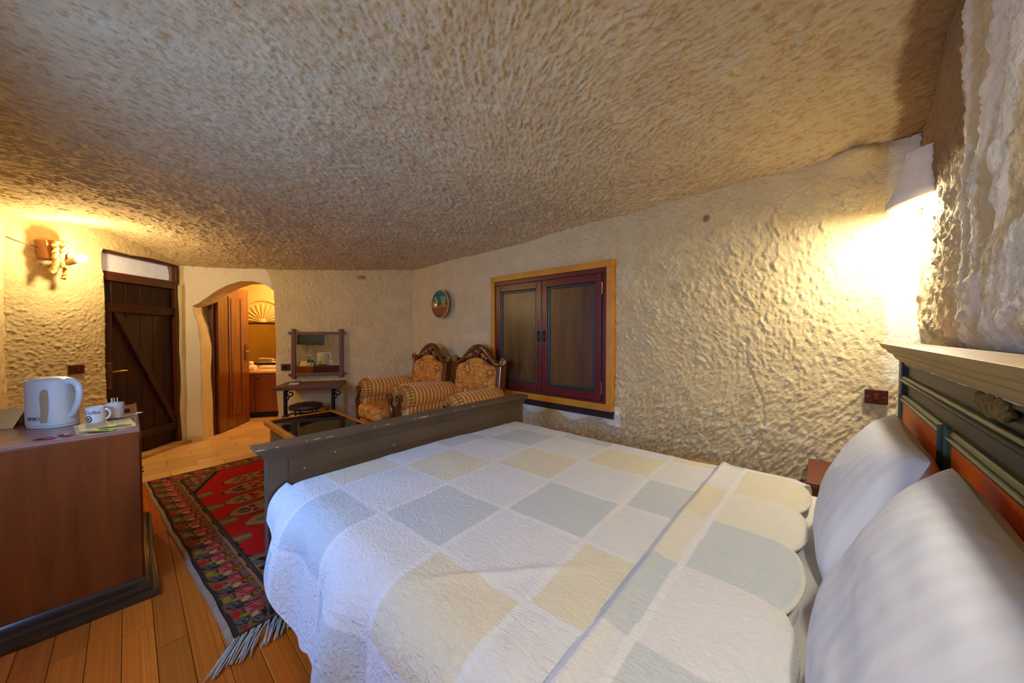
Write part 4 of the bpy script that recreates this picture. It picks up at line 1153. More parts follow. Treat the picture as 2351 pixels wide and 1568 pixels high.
# hooks along the inner border
hk = (bv > BW) & (bv < BW + 0.09) & (np.abs(((U + 0.05) % 0.32) - 0.16) < 0.055 - (bv - BW) * 0.2) & (bu > BW + 0.35)
pnt(hk, cG); pnt(hk & (np.abs(((U + 0.05) % 0.32) - 0.16) < 0.022), cO)
# border field
bord = bd <= BW
pnt(bord, cB)
along = np.where(bv < bu, U, V2); acr = bd
per = 0.15
ph = (along % per) / per; idx = np.floor(along / per)
slant = ((along + acr * 0.12) % per) / per
bb = bord & (acr > 0.022) & (acr < BW - 0.028)
lane = (acr - 0.022) / (BW - 0.05)
odd_ = (idx % 2) == 0
def ell(cx_, cl_, rx_, rl_): return bb & (((slant - cx_) / rx_) ** 2 + ((lane - cl_) / rl_) ** 2 < 1)
def blk(cx_, cl_, rx_, rl_): return bb & (np.abs(slant - cx_) < rx_) & (np.abs(lane - cl_) < rl_)
pnt(blk(0.03, 0.5, 0.02, 0.42), cD)
for cl_, c_ in ((0.20, cG), (0.80, cO)):
    pnt(ell(0.74, cl_, 0.17, 0.17), cD); pnt(ell(0.74, cl_, 0.12, 0.12), c_); pnt(ell(0.74, cl_, 0.05, 0.06), cD)
pnt(ell(0.74, 0.50, 0.13, 0.12), C(176, 130, 84))
pnt(blk(0.32, 0.52, 0.19, 0.24), cD); pnt(blk(0.32, 0.52, 0.15, 0.20), cP); pnt(blk(0.32, 0.52, 0.06, 0.10), cR)
pnt(blk(0.32, 0.52, 0.15, 0.20) & (np.abs(np.sin(slant * 40)) > 0.93), cT)
pnt(ell(0.30, 0.12, 0.16, 0.11) & odd_, cR); pnt(ell(0.30, 0.12, 0.16, 0.11) & ~odd_, cO)
pnt(ell(0.30, 0.90, 0.16, 0.09), cG); pnt(ell(0.52, 0.30, 0.07, 0.12), cO); pnt(ell(0.52, 0.72, 0.07, 0.12), cR)
pnt(ell(0.95, 0.35, 0.06, 0.16), cD); pnt(ell(0.95, 0.68, 0.06, 0.16), cP)
pnt(bb & (np.abs(lane - 0.97) < 0.05), cT)
pnt(bord & (acr < 0.022), C(52, 42, 34)); pnt(bord & (acr > BW - 0.028), cD); pnt(bord & (acr > BW - 0.020) & (acr < BW - 0.010), C(70, 70, 58))
edge_w = 0.003 * np.sin(U * 9) + 0.002 * np.sin(U * 23 + 1)
Vv = V2 + edge_w * sstep(0.2, 0.0, V2)
Zr = 0.012 + 0.0018 * (fbm(U * 30, V2 * 30, 6, 2) - 0.5) - 0.007 * sstep(0.015, 0.0, np.minimum(np.minimum(U, RL - U), np.minimum(V2, RWd - V2)))
rg = thing('rug', 'red oriental rug with patterned border on the plank floor by the footboard', 'rug', (-4.44, 0.085, 0), math.radians(4.4))
rm = grid_obj('pile', np.stack([U.ravel(), Vv.ravel(), Zr.ravel()], 1), nu, nv, M['rug'], rg, attrs={'print': img.reshape(-1, 3)})
m = MB(); m.rings([[(uu, -0.018 + 0.003 * math.sin(uu * 9) + 0.002 * math.sin(uu * 23 + 1), 0.001), (uu, 0.004 + 0.003 * math.sin(uu * 9) + 0.002 * math.sin(uu * 23 + 1), 0.001), (uu, 0.004 + 0.003 * math.sin(uu * 9) + 0.002 * math.sin(uu * 23 + 1), 0.013), (uu, -0.013 + 0.003 * math.sin(uu * 9) + 0.002 * math.sin(uu * 23 + 1), 0.011)] for uu in np.linspace(0, RL, 120)])
m.build('selvedge', M['selvedge'], rg, smooth=True)
fr = random.Random(3)
for i in range(52):
    vv = 0.01 + i * 0.0285
    m = MB()
    for s in range(4):
        a0 = vv + fr.uniform(-0.008, 0.008); dv_ = fr.uniform(-0.03, 0.02) - (0.11 - 0.008 * i if i < 10 else 0); ln = fr.uniform(0.10, 0.14)
        m.tube([(RL - 0.01, a0, 0.010), (RL + ln * 0.4, a0 + dv_ * 0.4, 0.014 + fr.uniform(0, 0.012)), (RL + ln, a0 + dv_, 0.005 + fr.uniform(0, 0.006))], [0.0035, 0.004, 0.002], 5)
    m.build('tassel', M['fringe'], rg, smooth=True)

# ------------------------------------------------------------------ cabinet with end panel, top, plinth
cb = thing('sideboard_cabinet', 'brown wooden sideboard on a dark stepped plinth holding the kettle', 'cabinet', (-3.05, -0.27, 0))
CX0, CX1, CY0, CY1, CZ = -3.53, -2.57, -0.58, 0.033, 0.835
sh_ = cb.location
MB().span((CX0, CY0, 0.065), (CX1, CY1, CZ - 0.012)).build('body', M['cabinet'], cb, shift=sh_, bevel=0.004)
MB().span((CX0, CY0, CZ - 0.012), (CX1, CY1, CZ)).build('top', M['cab_top'], cb, shift=sh_, bevel=0.002)
for a, b_ in (((CX1 - 0.012, CY0, CZ), (CX1, CY1, CZ + 0.006)), ((CX0, CY1 - 0.012, CZ), (CX1 - 0.012, CY1, CZ + 0.006))):
    MB().span(a, b_).build('top_edging', M['cab_top'], cb, shift=sh_, bevel=0.002)
def ringprofile(off, z0, z1):
    return [(CX0 - off, CY0, z0), (CX1 + off, CY0, z0), (CX1 + off, CY1 + off * 0.62, z0), (CX0 - off, CY1 + off * 0.62, z0)]
m = MB(); prof = [(0.095, 0.0), (0.096, 0.012), (0.092, 0.026), (0.080, 0.032), (0.066, 0.033), (0.050, 0.040)]
m.rings([ringprofile(o_, z_, z_) for o_, z_ in prof]); m.build('plinth', M['cab_plinth'], cb, shift=sh_, smooth=True)
m = MB(); prof = [(0.058, 0.036), (0.055, 0.048), (0.044, 0.056), (0.028, 0.060), (0.016, 0.066), (0.004, 0.078)]
m.rings([ringprofile(o_, z_, z_) for o_, z_ in prof]); m.build('plinth_bead', M['cab_plinth'], cb, shift=sh_, smooth=True)
for kx, (a, b_) in enumerate(((CX0 + 0.02, (CX0 + CX1) / 2 - 0.004), ((CX0 + CX1) / 2 + 0.004, CX1 - 0.02))):
    dd = MB().span((a, CY1, 0.11), (b_, CY1 + 0.006, CZ - 0.04)).build('cabinet_door', M['cabinet'], cb, shift=sh_, bevel=0.002)
    kx_ = b_ - 0.04 if kx == 0 else a + 0.04
    m = MB(); m.ball((kx_, CY1 + 0.012, 0.5), 0.009); m.build('knob', M['brass'], dd, shift=sh_, smooth=True)

# kettle -----------------------------------------------------------
kt = thing('kettle', 'white plastic electric kettle standing on the brown cabinet', 'kettle', (-3.02, -0.262, CZ + 0.0005), math.radians(42))
kt.scale = (0.86, 0.86, 0.97)
def oval(z, xl, xr, w, n=40, dz=0.0):
    cx_ = (xl + xr) / 2; a_ = (xr - xl) / 2
    return [(cx_ + a_ * math.copysign(abs(math.cos(2 * PI * i / n)) ** 0.8, math.cos(2 * PI * i / n)), w * math.copysign(abs(math.sin(2 * PI * i / n)) ** 0.85, math.sin(2 * PI * i / n)), z + dz * math.cos(2 * PI * i / n)) for i in range(n)]
m = MB(); m.rings([oval(0.012, -0.128, 0.098, 0.085), oval(0.03, -0.130, 0.098, 0.086), oval(0.08, -0.130, 0.092, 0.085), oval(0.15, -0.132, 0.088, 0.082), oval(0.21, -0.135, 0.090, 0.079), oval(0.235, -0.139, 0.092, 0.077), oval(0.247, -0.142, 0.096, 0.075, dz=-0.003)])
kb = m.build('body', M['kettle'], kt, smooth=True)
m = MB(); m.rings([oval(0.0, -0.124, 0.102, 0.084), oval(0.010, -0.124, 0.102, 0.084)]); m.build('power_base', M['kettle'], kt, smooth=True, bevel=0.002)
m = MB(); m.rings([oval(0.247, -0.126, 0.092, 0.071, dz=-0.003), oval(0.258, -0.112, 0.084, 0.062, dz=-0.003), oval(0.264, -0.07, 0.05, 0.035)]); m.build('lid', M['kettle'], kt, smooth=True)
m = MB(); pth = [(0.082, 0, 0.240), (0.118, 0, 0.238), (0.145, 0, 0.220), (0.155, 0, 0.185), (0.148, 0, 0.140), (0.128, 0, 0.100), (0.112, 0, 0.065), (0.090, 0, 0.050)]
m.tube(pth, [0.020, 0.018, 0.017, 0.017, 0.016, 0.015, 0.014, 0.012], 12); m.build('handle', M['kettle'], kt, smooth=True)
# water window strip follows the body front (y negative side)
wpts = [(0.012, 0.198), (0.036, 0.215), (0.045, 0.20), (0.046, 0.10), (0.042, 0.03), (0.015, 0.028), (0.016, 0.10), (0.010, 0.165)]
def kfront(x, z):
    w = np.interp(z, [0.012, 0.03, 0.08, 0.15, 0.21, 0.235], [0.085, 0.086, 0.085, 0.082, 0.079, 0.077]); xl = np.interp(z, [0.03, 0.08, 0.15, 0.21], [-0.130, -0.130, -0.132, -0.135]); xr = np.interp(z, [0.03, 0.08, 0.15, 0.21], [0.098, 0.092, 0.088, 0.090])
    c_ = (xl + xr) / 2; a_ = (xr - xl) / 2
    q = min(1, abs((x - c_) / a_)) ** (1 / 0.8)
    return -w * (max(0, 1 - q * q) ** 0.5) ** 0.85
m = MB(); rows = []
for z in np.linspace(0.03, 0.205, 14):
    x0 = float(np.interp(z, [0.03, 0.10, 0.165, 0.198, 0.205], [0.020, 0.020, 0.012, 0.016, 0.028])); x1 = float(np.interp(z, [0.03, 0.10, 0.19, 0.205], [0.050, 0.054, 0.050, 0.042]))
    rows.append([(xx, kfront(xx, z) - 0.0012, z) for xx in np.linspace(x0, x1, 6)])
m.rings(rows, closed=False, cap=False); m.build('water_window', M['kettle_win'], kb)
tm = text_mb('SINBO', 0.026, 0.0003)
tm.v = [(x - 0.018, kfront(x - 0.018, 0.050) - 0.0015 - z, 0.050 + y) for x, y, z in tm.v]
tm.build('lettering', M['ink'], kb)
# mugs --------------------------------------------------------------
def mug(loc, rz, label, printed):
    t = thing('mug', label, 'mug', loc, rz, 'white mugs on the cabinet')
    m = MB(); m.lathe([(0.0, 0.0), (0.026, 0.0), (0.031, 0.004), (0.035, 0.03), (0.036, 0.072), (0.0345, 0.072), (0.033, 0.03), (0.028, 0.007), (0.0, 0.006)], cap=False, seg=32); bd_ = m.build('body', M['china'], t, smooth=True)
    m = MB(); m.tube([(0.034 + 0.020 * math.sin(a), 0, 0.038 + 0.022 * math.cos(a)) for a in np.linspace(0.1, PI - 0.1, 12)], 0.0045, 8); m.build('handle', M['china'], t, smooth=True)
    if printed:
        tx = text_mb('Coffee', 0.022, 0.0002, 0.25)
        def wrap(px, pz, d=0.0007):
            a = -PI / 2 + px / 0.036
            r_ = 0.0362 + d
            return (r_ * math.cos(a), r_ * math.sin(a), pz)
        tx.v = [wrap(x, 0.050 + y, 0.0006 + z) for x, y, z in tx.v]; tx.build('lettering', M['ink_brown'], bd_)
        m = MB()
        for (rr0, rr1, cx_, cz_) in ((0.010, 0.0145, -0.014, 0.022), (0.0, 0.005, -0.014, 0.022)):
            m.rings([[wrap(cx_ + r0_ * math.cos(a), cz_ + r0_ * math.sin(a), 0.0006) for a in np.linspace(0, 2 * PI, 24, endpoint=False)] for r0_ in ((rr0 + 0.0001), rr1)], cap=False)
        m.build('cup_print', M['coffee'], bd_)
    t.scale = (1.03, 1.03, 1.2)
    return t
mug((-2.93, -0.122, CZ + 0.002), math.radians(70), 'white mug with brown coffee lettering right of the kettle', True)
mug((-3.02, -0.055, CZ + 0.002), math.radians(-20), 'plain white mug full of stirrers behind the printed mug', False)
for i in range(6):
    m = MB(); a = i * 1.1; m.box((0, 0, 0.055), (0.004, 0.0018, 0.11)); o = m.build('stirrer', M['cream_paper' if i % 2 else 'paper'])
    o.location = (-3.02 + 0.012 * math.cos(a), -0.055 + 0.012 * math.sin(a), CZ + 0.012); o.rotation_euler = (0.22 * math.sin(a), 0.22 * math.cos(a), a)
    tag(o, 'thin stirrer stick standing in the plain white mug', 'stirrer', 'stirrers in the white mug')
# small things on the cabinet top
pm = MB(); pm.box((0, 0, 0.0009), (0.26, 0.20, 0.0018)); o = pm.build('placemat', M['tray'], bevel=0.0); o.location = (-2.80, -0.085, CZ + 0.0005); o.rotation_euler = (0, 0, math.radians(6)); tag(o, 'cream paper mat under the white mugs', 'placemat')
def sachet(name, loc, rz, size, mat, label, group=None, band=None):
    m = MB(); nx_, ny_ = 7, 5
    rows = []
    for i in range(nx_):
        s = i / (nx_ - 1) * 2 - 1; prof = []
        hgt = size[2] * max(0.12, (1 - s * s)) ** 0.7
        for j in range(10):
            a = 2 * PI * j / 10
            prof.append((s * size[0] / 2, math.cos(a) * size[1] / 2, hgt / 2 * (1 + math.sin(a)) if True else 0))
        rows.append(prof)
    m.rings(rows)
    if band is None:
        o = m.build(name, mat, smooth=True); tag(o, label, 'sachet', group)
    else:
        o = thing(name, label, 'sachet', loc, rz, group); m.build('wrapper', mat, o, smooth=True)
        MB().box((size[0] * 0.18, 0, size[2] * 0.98), (size[0] * 0.22, size[1] * 0.5, 0.0008)).build('label_patch', band, o)
    o.location = loc; o.rotation_euler = (0, 0, rz); return o
sachet('tea_sachet', (-2.655, -0.105, CZ + 0.002), math.radians(60), (0.13, 0.035, 0.012), M['green_foil'], 'olive green sachet at the cabinet edge, the nearer of two', None, M['dark_plastic'])
sachet('tea_sachet', (-2.72, -0.055, CZ + 0.003), math.radians(72), (0.12, 0.032, 0.011), M['green_foil'], 'olive green sachet lying just below the printed mug', None, M['tray'])
sachet('sugar_sachet', (-2.655, -0.262, CZ + 0.001), math.radians(50), (0.07, 0.03, 0.008), M['red_foil'], 'red and white sachet in front of the kettle base', None, M['blue_print'])
sachet('sugar_sachet', (-2.675, -0.205, CZ + 0.001), math.radians(25), (0.07, 0.028, 0.008), M['red_foil'], 'red sachet in front of the kettle handle', None, M['paper'])
m = MB(); m.box((0, 0, 0.0015), (0.18, 0.30, 0.003)); o = m.build('leaflet', M['cream_paper']); o.location = (-2.75, -0.40, CZ + 0.002); o.rotation_euler = (0, 0, 0.3)
bpy.data.objects.remove(o)
fcard = thing('folded_card', 'cream folded card standing left of the kettle', 'card', (-3.20, -0.47, CZ), math.radians(60))
MB().box((0, -0.035, 0.045), (0.24, 0.003, 0.115), Matrix.Rotation(math.radians(-38), 3, 'X')).build('front_leaf', M['cream_paper'], fcard)
MB().box((0, 0.035, 0.045), (0.24, 0.003, 0.115), Matrix.Rotation(math.radians(38), 3, 'X')).build('back_leaf', M['cream_paper'], fcard)
m = MB(); m.tube([(-0.06, 0, 0.006), (0.02, 0, 0.006), (0.04, 0, 0.006)], [0.003, 0.003, 0.002], 8); m.ball((0.058, 0, 0.007), (0.02, 0.013, 0.004)); o = m.build('spoon', M['china'], smooth=True); o.location = (-3.02, 0.000, CZ + 0.001); o.rotation_euler = (0, 0, 2.4); tag(o, 'white plastic spoon beside the stirrer mug', 'spoon')
m = MB().box((0, 0, 0.011), (0.16, 0.05, 0.022)); o = m.build('remote_control', M['dark_plastic'], bevel=0.005); o.location = (-3.27, -0.03, CZ + 0.001); o.rotation_euler = (0, 0, 0.1)
tag(o, 'black remote control at the back of the cabinet top', 'remote')
# bottles (seen in the framed mirror)
for i, (bx, by) in enumerate(((-3.30, -0.33), (-3.30, -0.25))):
    t = thing('water_bottle', ('small clear water bottle shown in the framed mirror, the one against the wall', 'small clear water bottle shown in the framed mirror, the one next to the kettle')[i], 'bottle', (bx, by, CZ), 0.3 * i, 'water bottles on the cabinet')
    MB().lathe([(0.0, 0.0), (0.03, 0.0), (0.032, 0.01), (0.032, 0.13), (0.030, 0.14), (0.013, 0.18), (0.013, 0.20)], cap=False).build('body', M['bottle'], t, smooth=True)
    MB().lathe([(0.0328, 0.06), (0.0328, 0.11)], cap=False).build('paper_label', M['blue_print'], t, smooth=True)
    MB().lathe([(0.0, 0.195), (0.015, 0.195), (0.015, 0.213), (0.0, 0.213)], cap=False).build('cap', M['paper'], t, smooth=True)
tv = thing('television', 'black flat television on a wall arm above the cabinet, shown in the mirror', 'television', (-3.05, YS + 0.035, 1.44), PI)
Mt = Matrix.Translation((0, -0.045, 0)) @ Matrix.Rotation(math.radians(4), 4, 'X')
MB().box((0, 0, 0), (0.62, 0.035, 0.38)).xf(Mt).build('case', M['dark_plastic'], tv, bevel=0.006)
MB().box((0, -0.0185, 0.008), (0.585, 0.003, 0.335)).xf(Mt).build('screen', M['screen'], tv)
MB().box((0, 0.0, 0), (0.10, 0.02, 0.18)).build('wall_bracket', M['iron'], tv)
MB().tube([(0, 0, 0), (0, -0.04, 0)], 0.02, 10).build('arm', M['iron'], tv)
MB().tube([(0.03, -0.04, -0.17), (0.0, -0.02, -0.26), (0.03, -0.01, -0.38), (-0.01, -0.005, -0.60)], 0.005, 8).build('cable', M['paper'], tv, smooth=True)

# ------------------------------------------------------------------ rope wall lamp
rl = door_root('rope_wall_lamp', 'wall lamp of wooden block with knotted rope and bare glowing bulb', 'lamp', None, 0.285, -0.005, 2.02)
rl.rotation_euler = (0, 0, A_DOOR)
Rk = Matrix.Rotation(math.radians(-7), 4, 'Y')
MB().box((0, -0.045, 0.0), (0.15, 0.09, 0.15)).xf(Rk).build('wooden_block', M['lamp_box'], rl, bevel=0.004)
def rope(name, pts, r_=0.017):
    """two plies twisted round a smooth path"""
    pts = [Vector(p) for p in pts]; path = []
    for k_ in range(len(pts) - 1):
        a, b, c, d = pts[max(k_ - 1, 0)], pts[k_], pts[k_ + 1], pts[min(k_ + 2, len(pts) - 1)]
        for t in np.linspace(0, 1, 9)[:-1]:
            path.append(0.5 * ((2 * b) + (c - a) * t + (2 * a - 5 * b + 4 * c - d) * t * t + (3 * b - a - 3 * c + d) * t ** 3))
    path.append(pts[-1])
    m = MB()
    for ply in (0, PI):
        pp = []
        for k_, p in enumerate(path):
            q = path[min(k_ + 1, len(path) - 1)] - path[max(k_ - 1, 0)]; q.normalize()
            n_ = q.cross(Vector((0, 1, 0.01))); n_.normalize(); m_ = q.cross(n_); an = k_ * 0.62 + ply
            pp.append(p + (n_ * math.cos(an) + m_ * math.sin(an)) * r_ * 0.52)
        m.tube(pp, r_ * 0.72, 8)
    return m.build(name, M['rope'], rl, smooth=True)
rope('rope_loop', [(-0.035, -0.10, 0.01), (-0.04, -0.112, 0.045), (0.0, -0.118, 0.058), (0.04, -0.118, 0.045), (0.042, -0.122, 0.0)])
rope('rope_strand', [(-0.03, -0.110, 0.02), (-0.052, -0.122, -0.05), (-0.045, -0.118, -0.12), (-0.058, -0.098, -0.20)])
rope('rope_strand', [(0.042, -0.122, 0.01), (0.048, -0.128, -0.06), (0.032, -0.130, -0.125), (-0.004, -0.130, -0.140), (-0.022, -0.130, -0.08), (-0.008, -0.136, -0.01), (0.0, -0.125, 0.05)])
rope('rope_strand', [(0.012, -0.116, -0.12), (0.032, -0.10, -0.19), (0.028, -0.085, -0.235)], 0.014)
m = MB(); m.tube([(0.015, -0.12, -0.105), (0.018, -0.165, -0.092), (0.020, -0.218, -0.074)], [0.020, 0.028, 0.024], 14); m.build('bulb_holder', M['socket'], rl, smooth=True)
m = MB(); m.ball((0.022, -0.250, -0.064), 0.032, 18, 12); m.build('bulb', M['bulb_rope'], rl, smooth=True)
m = MB(); m.tube([(-0.075, -0.02, 0.0), (-0.12, -0.012, 0.012), (-0.18, -0.008, 0.022), (-0.235, 0.0, 0.04)], 0.005, 8); m.build('cable', M['cable'], rl, smooth=True)

# ------------------------------------------------------------------ plaster sconces above the headboard
def sconce(y, label, glow, z=2.075):
    t = thing('wall_sconce', label, 'lamp', (0.335, y, z), -PI / 2, 'plaster sconces above the headboard')
    # local X along the wall (-Y of the room), local -Y out from the wall
    n = 22; rows_o = []; rows_i = []
    prof = [(0.064, 0.075), (0.070, 0.062), (0.086, 0.01), (0.105, -0.06), (0.118, -0.10), (0.126, -0.115), (0.126, -0.145), (0.120, -0.15)]
    for r_, h in prof:
        ring = []
        for i in range(n + 1):
            a = PI + PI * i / n
            ring.append((r_ * math.cos(a), 1.25 * r_ * math.sin(a) + 0.03, h + 0.03 * math.sin(a) * (h < 0)))
        rows_o.append(ring)
    inner = [(max(p[0] - 0.012, 0.02), p[1]) for p in prof]
    for r_, h in reversed(inner[:-1] + [(0.108, -0.15)]):
        ring = []
        for i in range(n + 1):
            a = PI + PI * i / n
            ring.append((r_ * math.cos(a), 1.25 * r_ * math.sin(a) + 0.03, min(h, 0.062) + 0.03 * math.sin(a) * (h < 0)))
        rows_o.append(ring)
    m = MB(); m.rings(rows_o, closed=False, cap=False)
    top = [(0.064 * math.cos(PI + PI * i / n), 1.25 * 0.064 * math.sin(PI + PI * i / n) + 0.03, 0.075) for i in range(n + 1)]
    m.add(top, [tuple(range(n + 1))])
    m.build('shade', M['white_plaster'], t, smooth=True)
    m = MB(); m.cyl((0, -0.05, 0.07), (0, -0.055, -0.115), 0.018); m.build('bulb_holder', M['china'], t, smooth=True)
    m = MB(); m.ball((0, -0.060, -0.160), 0.04, 18, 12); m.build('bulb', glow, t, smooth=True)
    return t
sconce(2.42, 'white plaster half cone sconce glowing in the corner above the headboard', M['bulb_bed'])
sconce(0.10, 'white plaster half cone sconce above the near end of the headboard', M['bulb_near'])

# ------------------------------------------------------------------ bed
bed = thing('bed', 'double bed with grey footboard and painted brown, green and orange headboard', 'bed', (-0.85, 1.28, 0))
bs = bed.location
FY0, FY1 = 0.420, 2.245
def bb_(name, a, b_, mat, parent=bed, bev=0.003):
    return MB().span(a, b_).build(name, mat, parent, shift=bs, bevel=bev)
fb = bb_('footboard', (-1.945, FY0 + 0.05, 0.10), (-1.9005, FY1 - 0.05, 0.70), M['bed_grey'])
bb_('stile', (-1.953, FY0, 0.014), (-1.8975, FY0 + 0.085, 0.725), M['bed_grey'], fb)
bb_('stile', (-1.953, FY1 - 0.085, 0.014), (-1.8975, FY1, 0.725), M['bed_grey'], fb)
bb_('rail', (-1.950, FY0 + 0.085, 0.635), (-1.8982, FY1 - 0.085, 0.725), M['bed_grey'], fb)
bb_('rail', (-1.950, FY0 + 0.085, 0.10), (-1.8982, FY1 - 0.085, 0.24), M['bed_grey'], fb)
m = MB()
def rect(x0, x1, y0, y1, z): return [(x0, y0, z), (x1, y0, z), (x1, y1, z), (x0, y1, z)]
m.rings([rect(-1.953, -1.893, FY0, FY1, 0.722), rect(-1.958, -1.889, FY0 - 0.006, FY1 + 0.006, 0.738), rect(-1.972, -1.878, FY0 - 0.026, FY1 + 0.024, 0.765), rect(-1.985, -1.868, FY0 - 0.044, FY1 + 0.040, 0.782), rect(-1.985, -1.868, FY0 - 0.048, FY1 + 0.042, 0.797)])
fc_ = m.build('crest', M['bed_grey'], fb, shift=bs, bevel=0.002)
rc_ = random.Random(9)
for i in range(22):
    yy_ = FY0 - 0.04 + (FY1 - FY0) * rc_.random() ** 1.4
    MB().box((-1.868, yy_, 0.7965 - rc_.random() * 0.004), (0.004 + rc_.random() * 0.002, 0.004 + 0.035 * rc_.random() ** 4, 0.0022)).build('paint_chip', M['chip'], fc_, shift=bs)
for (yy_, zz_) in ((0.575, 0.655), (1.05, 0.66), (1.06, 0.652), (2.02, 0.60), (2.03, 0.57), (0.72, 0.70)):
    MB().lathe([(0.004, 0.0), (0.0035, 0.0015)], (-1.8995, yy_, zz_), 'x', 10).build('screw_plug', M['chip'], fb, shift=bs)
# side rails
bb_('side_rail', (-1.893, 0.47, 0.16), (0.24, 0.505, 0.33), M['bed_grey'])
bb_('side_rail', (-1.893, 2.075, 0.16), (0.24, 2.11, 0.33), M['bed_grey'])
bb_('slat_base', (-1.893, 0.505, 0.26), (0.24, 2.075, 0.29), M['head_ochre'])
# headboard
HY0, HY1 = 0.405, 2.155
hb_ = bb_('headboard', (0.252, HY0 + 0.02, 0.10), (0.292, HY1 - 0.02, 1.215), M['head_brown'])
bb_('post', (0.235, HY1 - 0.06, 0.0), (0.298, HY1, 1.215), M['post_slate'], hb_)
bb_('post', (0.235, HY0, 0.0), (0.298, HY0 + 0.06, 1.215), M['post_slate'], hb_)
bb_('top_rail', (0.243, HY0 + 0.06, 1.190), (0.27, HY1 - 0.06, 1.222), M['head_brown'], hb_)
def moulding(y0, y1, z0, z1, vertical=False):
    m = MB(); w = (y1 - y0) if vertical else (z1 - z0)
    pr = [(0.252, 0.0), (0.243, 0.0), (0.238, w * 0.12), (0.236, w * 0.25), (0.241, w * 0.36), (0.234, w * 0.42), (0.230, w * 0.5), (0.234, w * 0.58), (0.241, w * 0.64), (0.236, w * 0.75), (0.238, w * 0.88), (0.243, w), (0.252, w)]
    if vertical: m.rings([[(x_, y0 + t_, zz) for x_, t_ in pr] for zz in (z0, z1)])
    else: m.rings([[(x_, yy_, z0 + t_) for x_, t_ in pr] for yy_ in (y0, y1)])
    return m.build('moulding', M['head_green'], hb_, shift=bs, smooth=True)
moulding(HY0 + 0.06, HY1 - 0.06, 1.118, 1.150)
for (y0, y1) in ((1.47, 2.08), (0.72, 1.37)):
    bb_('panel', (0.240, y0, 0.62), (0.254, y1, 1.05), M['head_orange'], hb_)
    moulding(y0 - 0.01, y1 + 0.01, 1.04, 1.075); moulding(y0 - 0.03, y0, 0.60, 1.075, True); moulding(y1, y1 + 0.03, 0.60, 1.075, True)
m = MB()
cp_ = [(0.235, 1.206), (0.228, 1.214), (0.222, 1.222), (0.219, 1.232), (0.206, 1.240), (0.200, 1.252), (0.190, 1.258), (0.184, 1.268), (0.182, 1.278)]
m.rings([[(x_, HY0 - (0.235 - x_), z_), (0.30, HY0 - (0.235 - x_), z_), (0.30, HY1 + (0.235 - x_), z_), (x_, HY1 + (0.235 - x_), z_)] for x_, z_ in cp_])
m.build('cornice', M['head_ochre'], hb_, shift=bs, bevel=0.001)
m = MB(); n = 40
m.rings([[(0.2425, HY0 + 0.06 + 1.63 * i / n, 1.212), (0.2415, HY0 + 0.06 + 1.63 * i / n, 1.2035 - 0.004 * abs(math.sin(i * 1.3) * math.sin(i * 0.47 + 1)) * (1 if i > 9 else 0.4)), (0.2435, HY0 + 0.06 + 1.63 * i / n, 1.201)] for i in range(n + 1)])
m.build('paint_drip', M['chip'], hb_, shift=bs)
m = MB()
for i in range(13):
    t = (i - 6) / 6.0
    m.ball((0.243, 1.105 + t * 0.085, 1.184 + 0.010 * math.sin(i * 2.4) - 0.004 * abs(t)), (0.010, 0.012 + 0.005 * (1 - abs(t)), 0.008 + 0.010 * (1 - abs(t)) + 0.004 * (i % 2)), 10, 6)
m.build('carved_spray', M['gilt'], hb_, shift=bs, smooth=True)

# mattress
def rounded_slab(x0, x1, y0, y1, z0, z1, r, nx_=14, ny_=10):
    m = MB().span((x0, y0, z0), (x1, y1, z1)); return m
m = rounded_slab(-1.875, 0.228, 0.515, 2.085, 0.292, 0.592, 0.05); mt = m.build('mattress', M['sheet'], loc=(-0.85, 1.28, 0.292), bevel=0.05, seg=4, smooth=True)
tag(mt, 'mattress under a white sheet showing between quilt and pillows', 'mattress')

# quilt -------------------------------------------------------------
cW, cI, cBl, cY, cBand = C(217, 219, 220), C(220, 218, 206), C(196, 204, 207), C(217, 212, 190), C(223, 225, 225)
GO = np.array([-1.61, 0.63]); ga = math.radians(2.5)
def grid_coords(x, y):
    dx, dy = x - GO[0], y - GO[1]
    return (dx * math.cos(ga) + dy * math.sin(ga)) / 0.348, (-dx * math.sin(ga) + dy * math.cos(ga)) / 0.323
cell_col = {(0, 1): cY, (1, 0): cBl, (1, 2): cY, (2, 1): cBl, (2, 3): cY, (0, 3): cBl, (1, 4): cBl, (0, -1): cBl, (2, -1): cY, (3, 0): cY, (3, 2): cBl, (-1, 0): cY, (-1, 2): cBl, (3, 4): cY, (3, -2): cBl, (1, -2): cBl, (-1, -2): cBl, (-1, 4): cY, (2, 5): cBl, (0, 5): cY}
def quilt_print(x, s):
    """x along the bed, s = flattened coordinate across it (y when lying flat)"""
    wob = 0.012 * (fbm(x * 2.5, s * 2.5, 55, 2) - 0.5)
    gi, gj = grid_coords(x + wob, s + wob)
    i = np.floor(gi).astype(int); j = np.floor(gj).astype(int)
    img = np.zeros(x.shape + (3,)); img[:] = cW
    odd = ((i + j) % 2) != 0
    img[odd] = cBl
    for (a, b), c in cell_col.items():
        img[(i == a) & (j == b)] = c
    fi = (gi - i) * 0.348; fj = (gj - j) * 0.323
    band = (np.minimum(fi, 0.348 - fi) < 0.011) | (np.minimum(fj, 0.323 - fj) < 0.009)
    img[band] = cBand
    return img
QX0, QX1 = -1.882, -0.385
res = 0.0048
nu = int((QX1 - QX0) / res) + 1
s0, s1 = 0.02, 2.32           # flattened width: hangs over both long edges
nv = int((s1 - s0) / res) + 1
xs = np.linspace(QX0, QX1, nu); ss = np.linspace(s0, s1, nv)
XX, SS = np.meshgrid(xs, ss, indexing='ij')
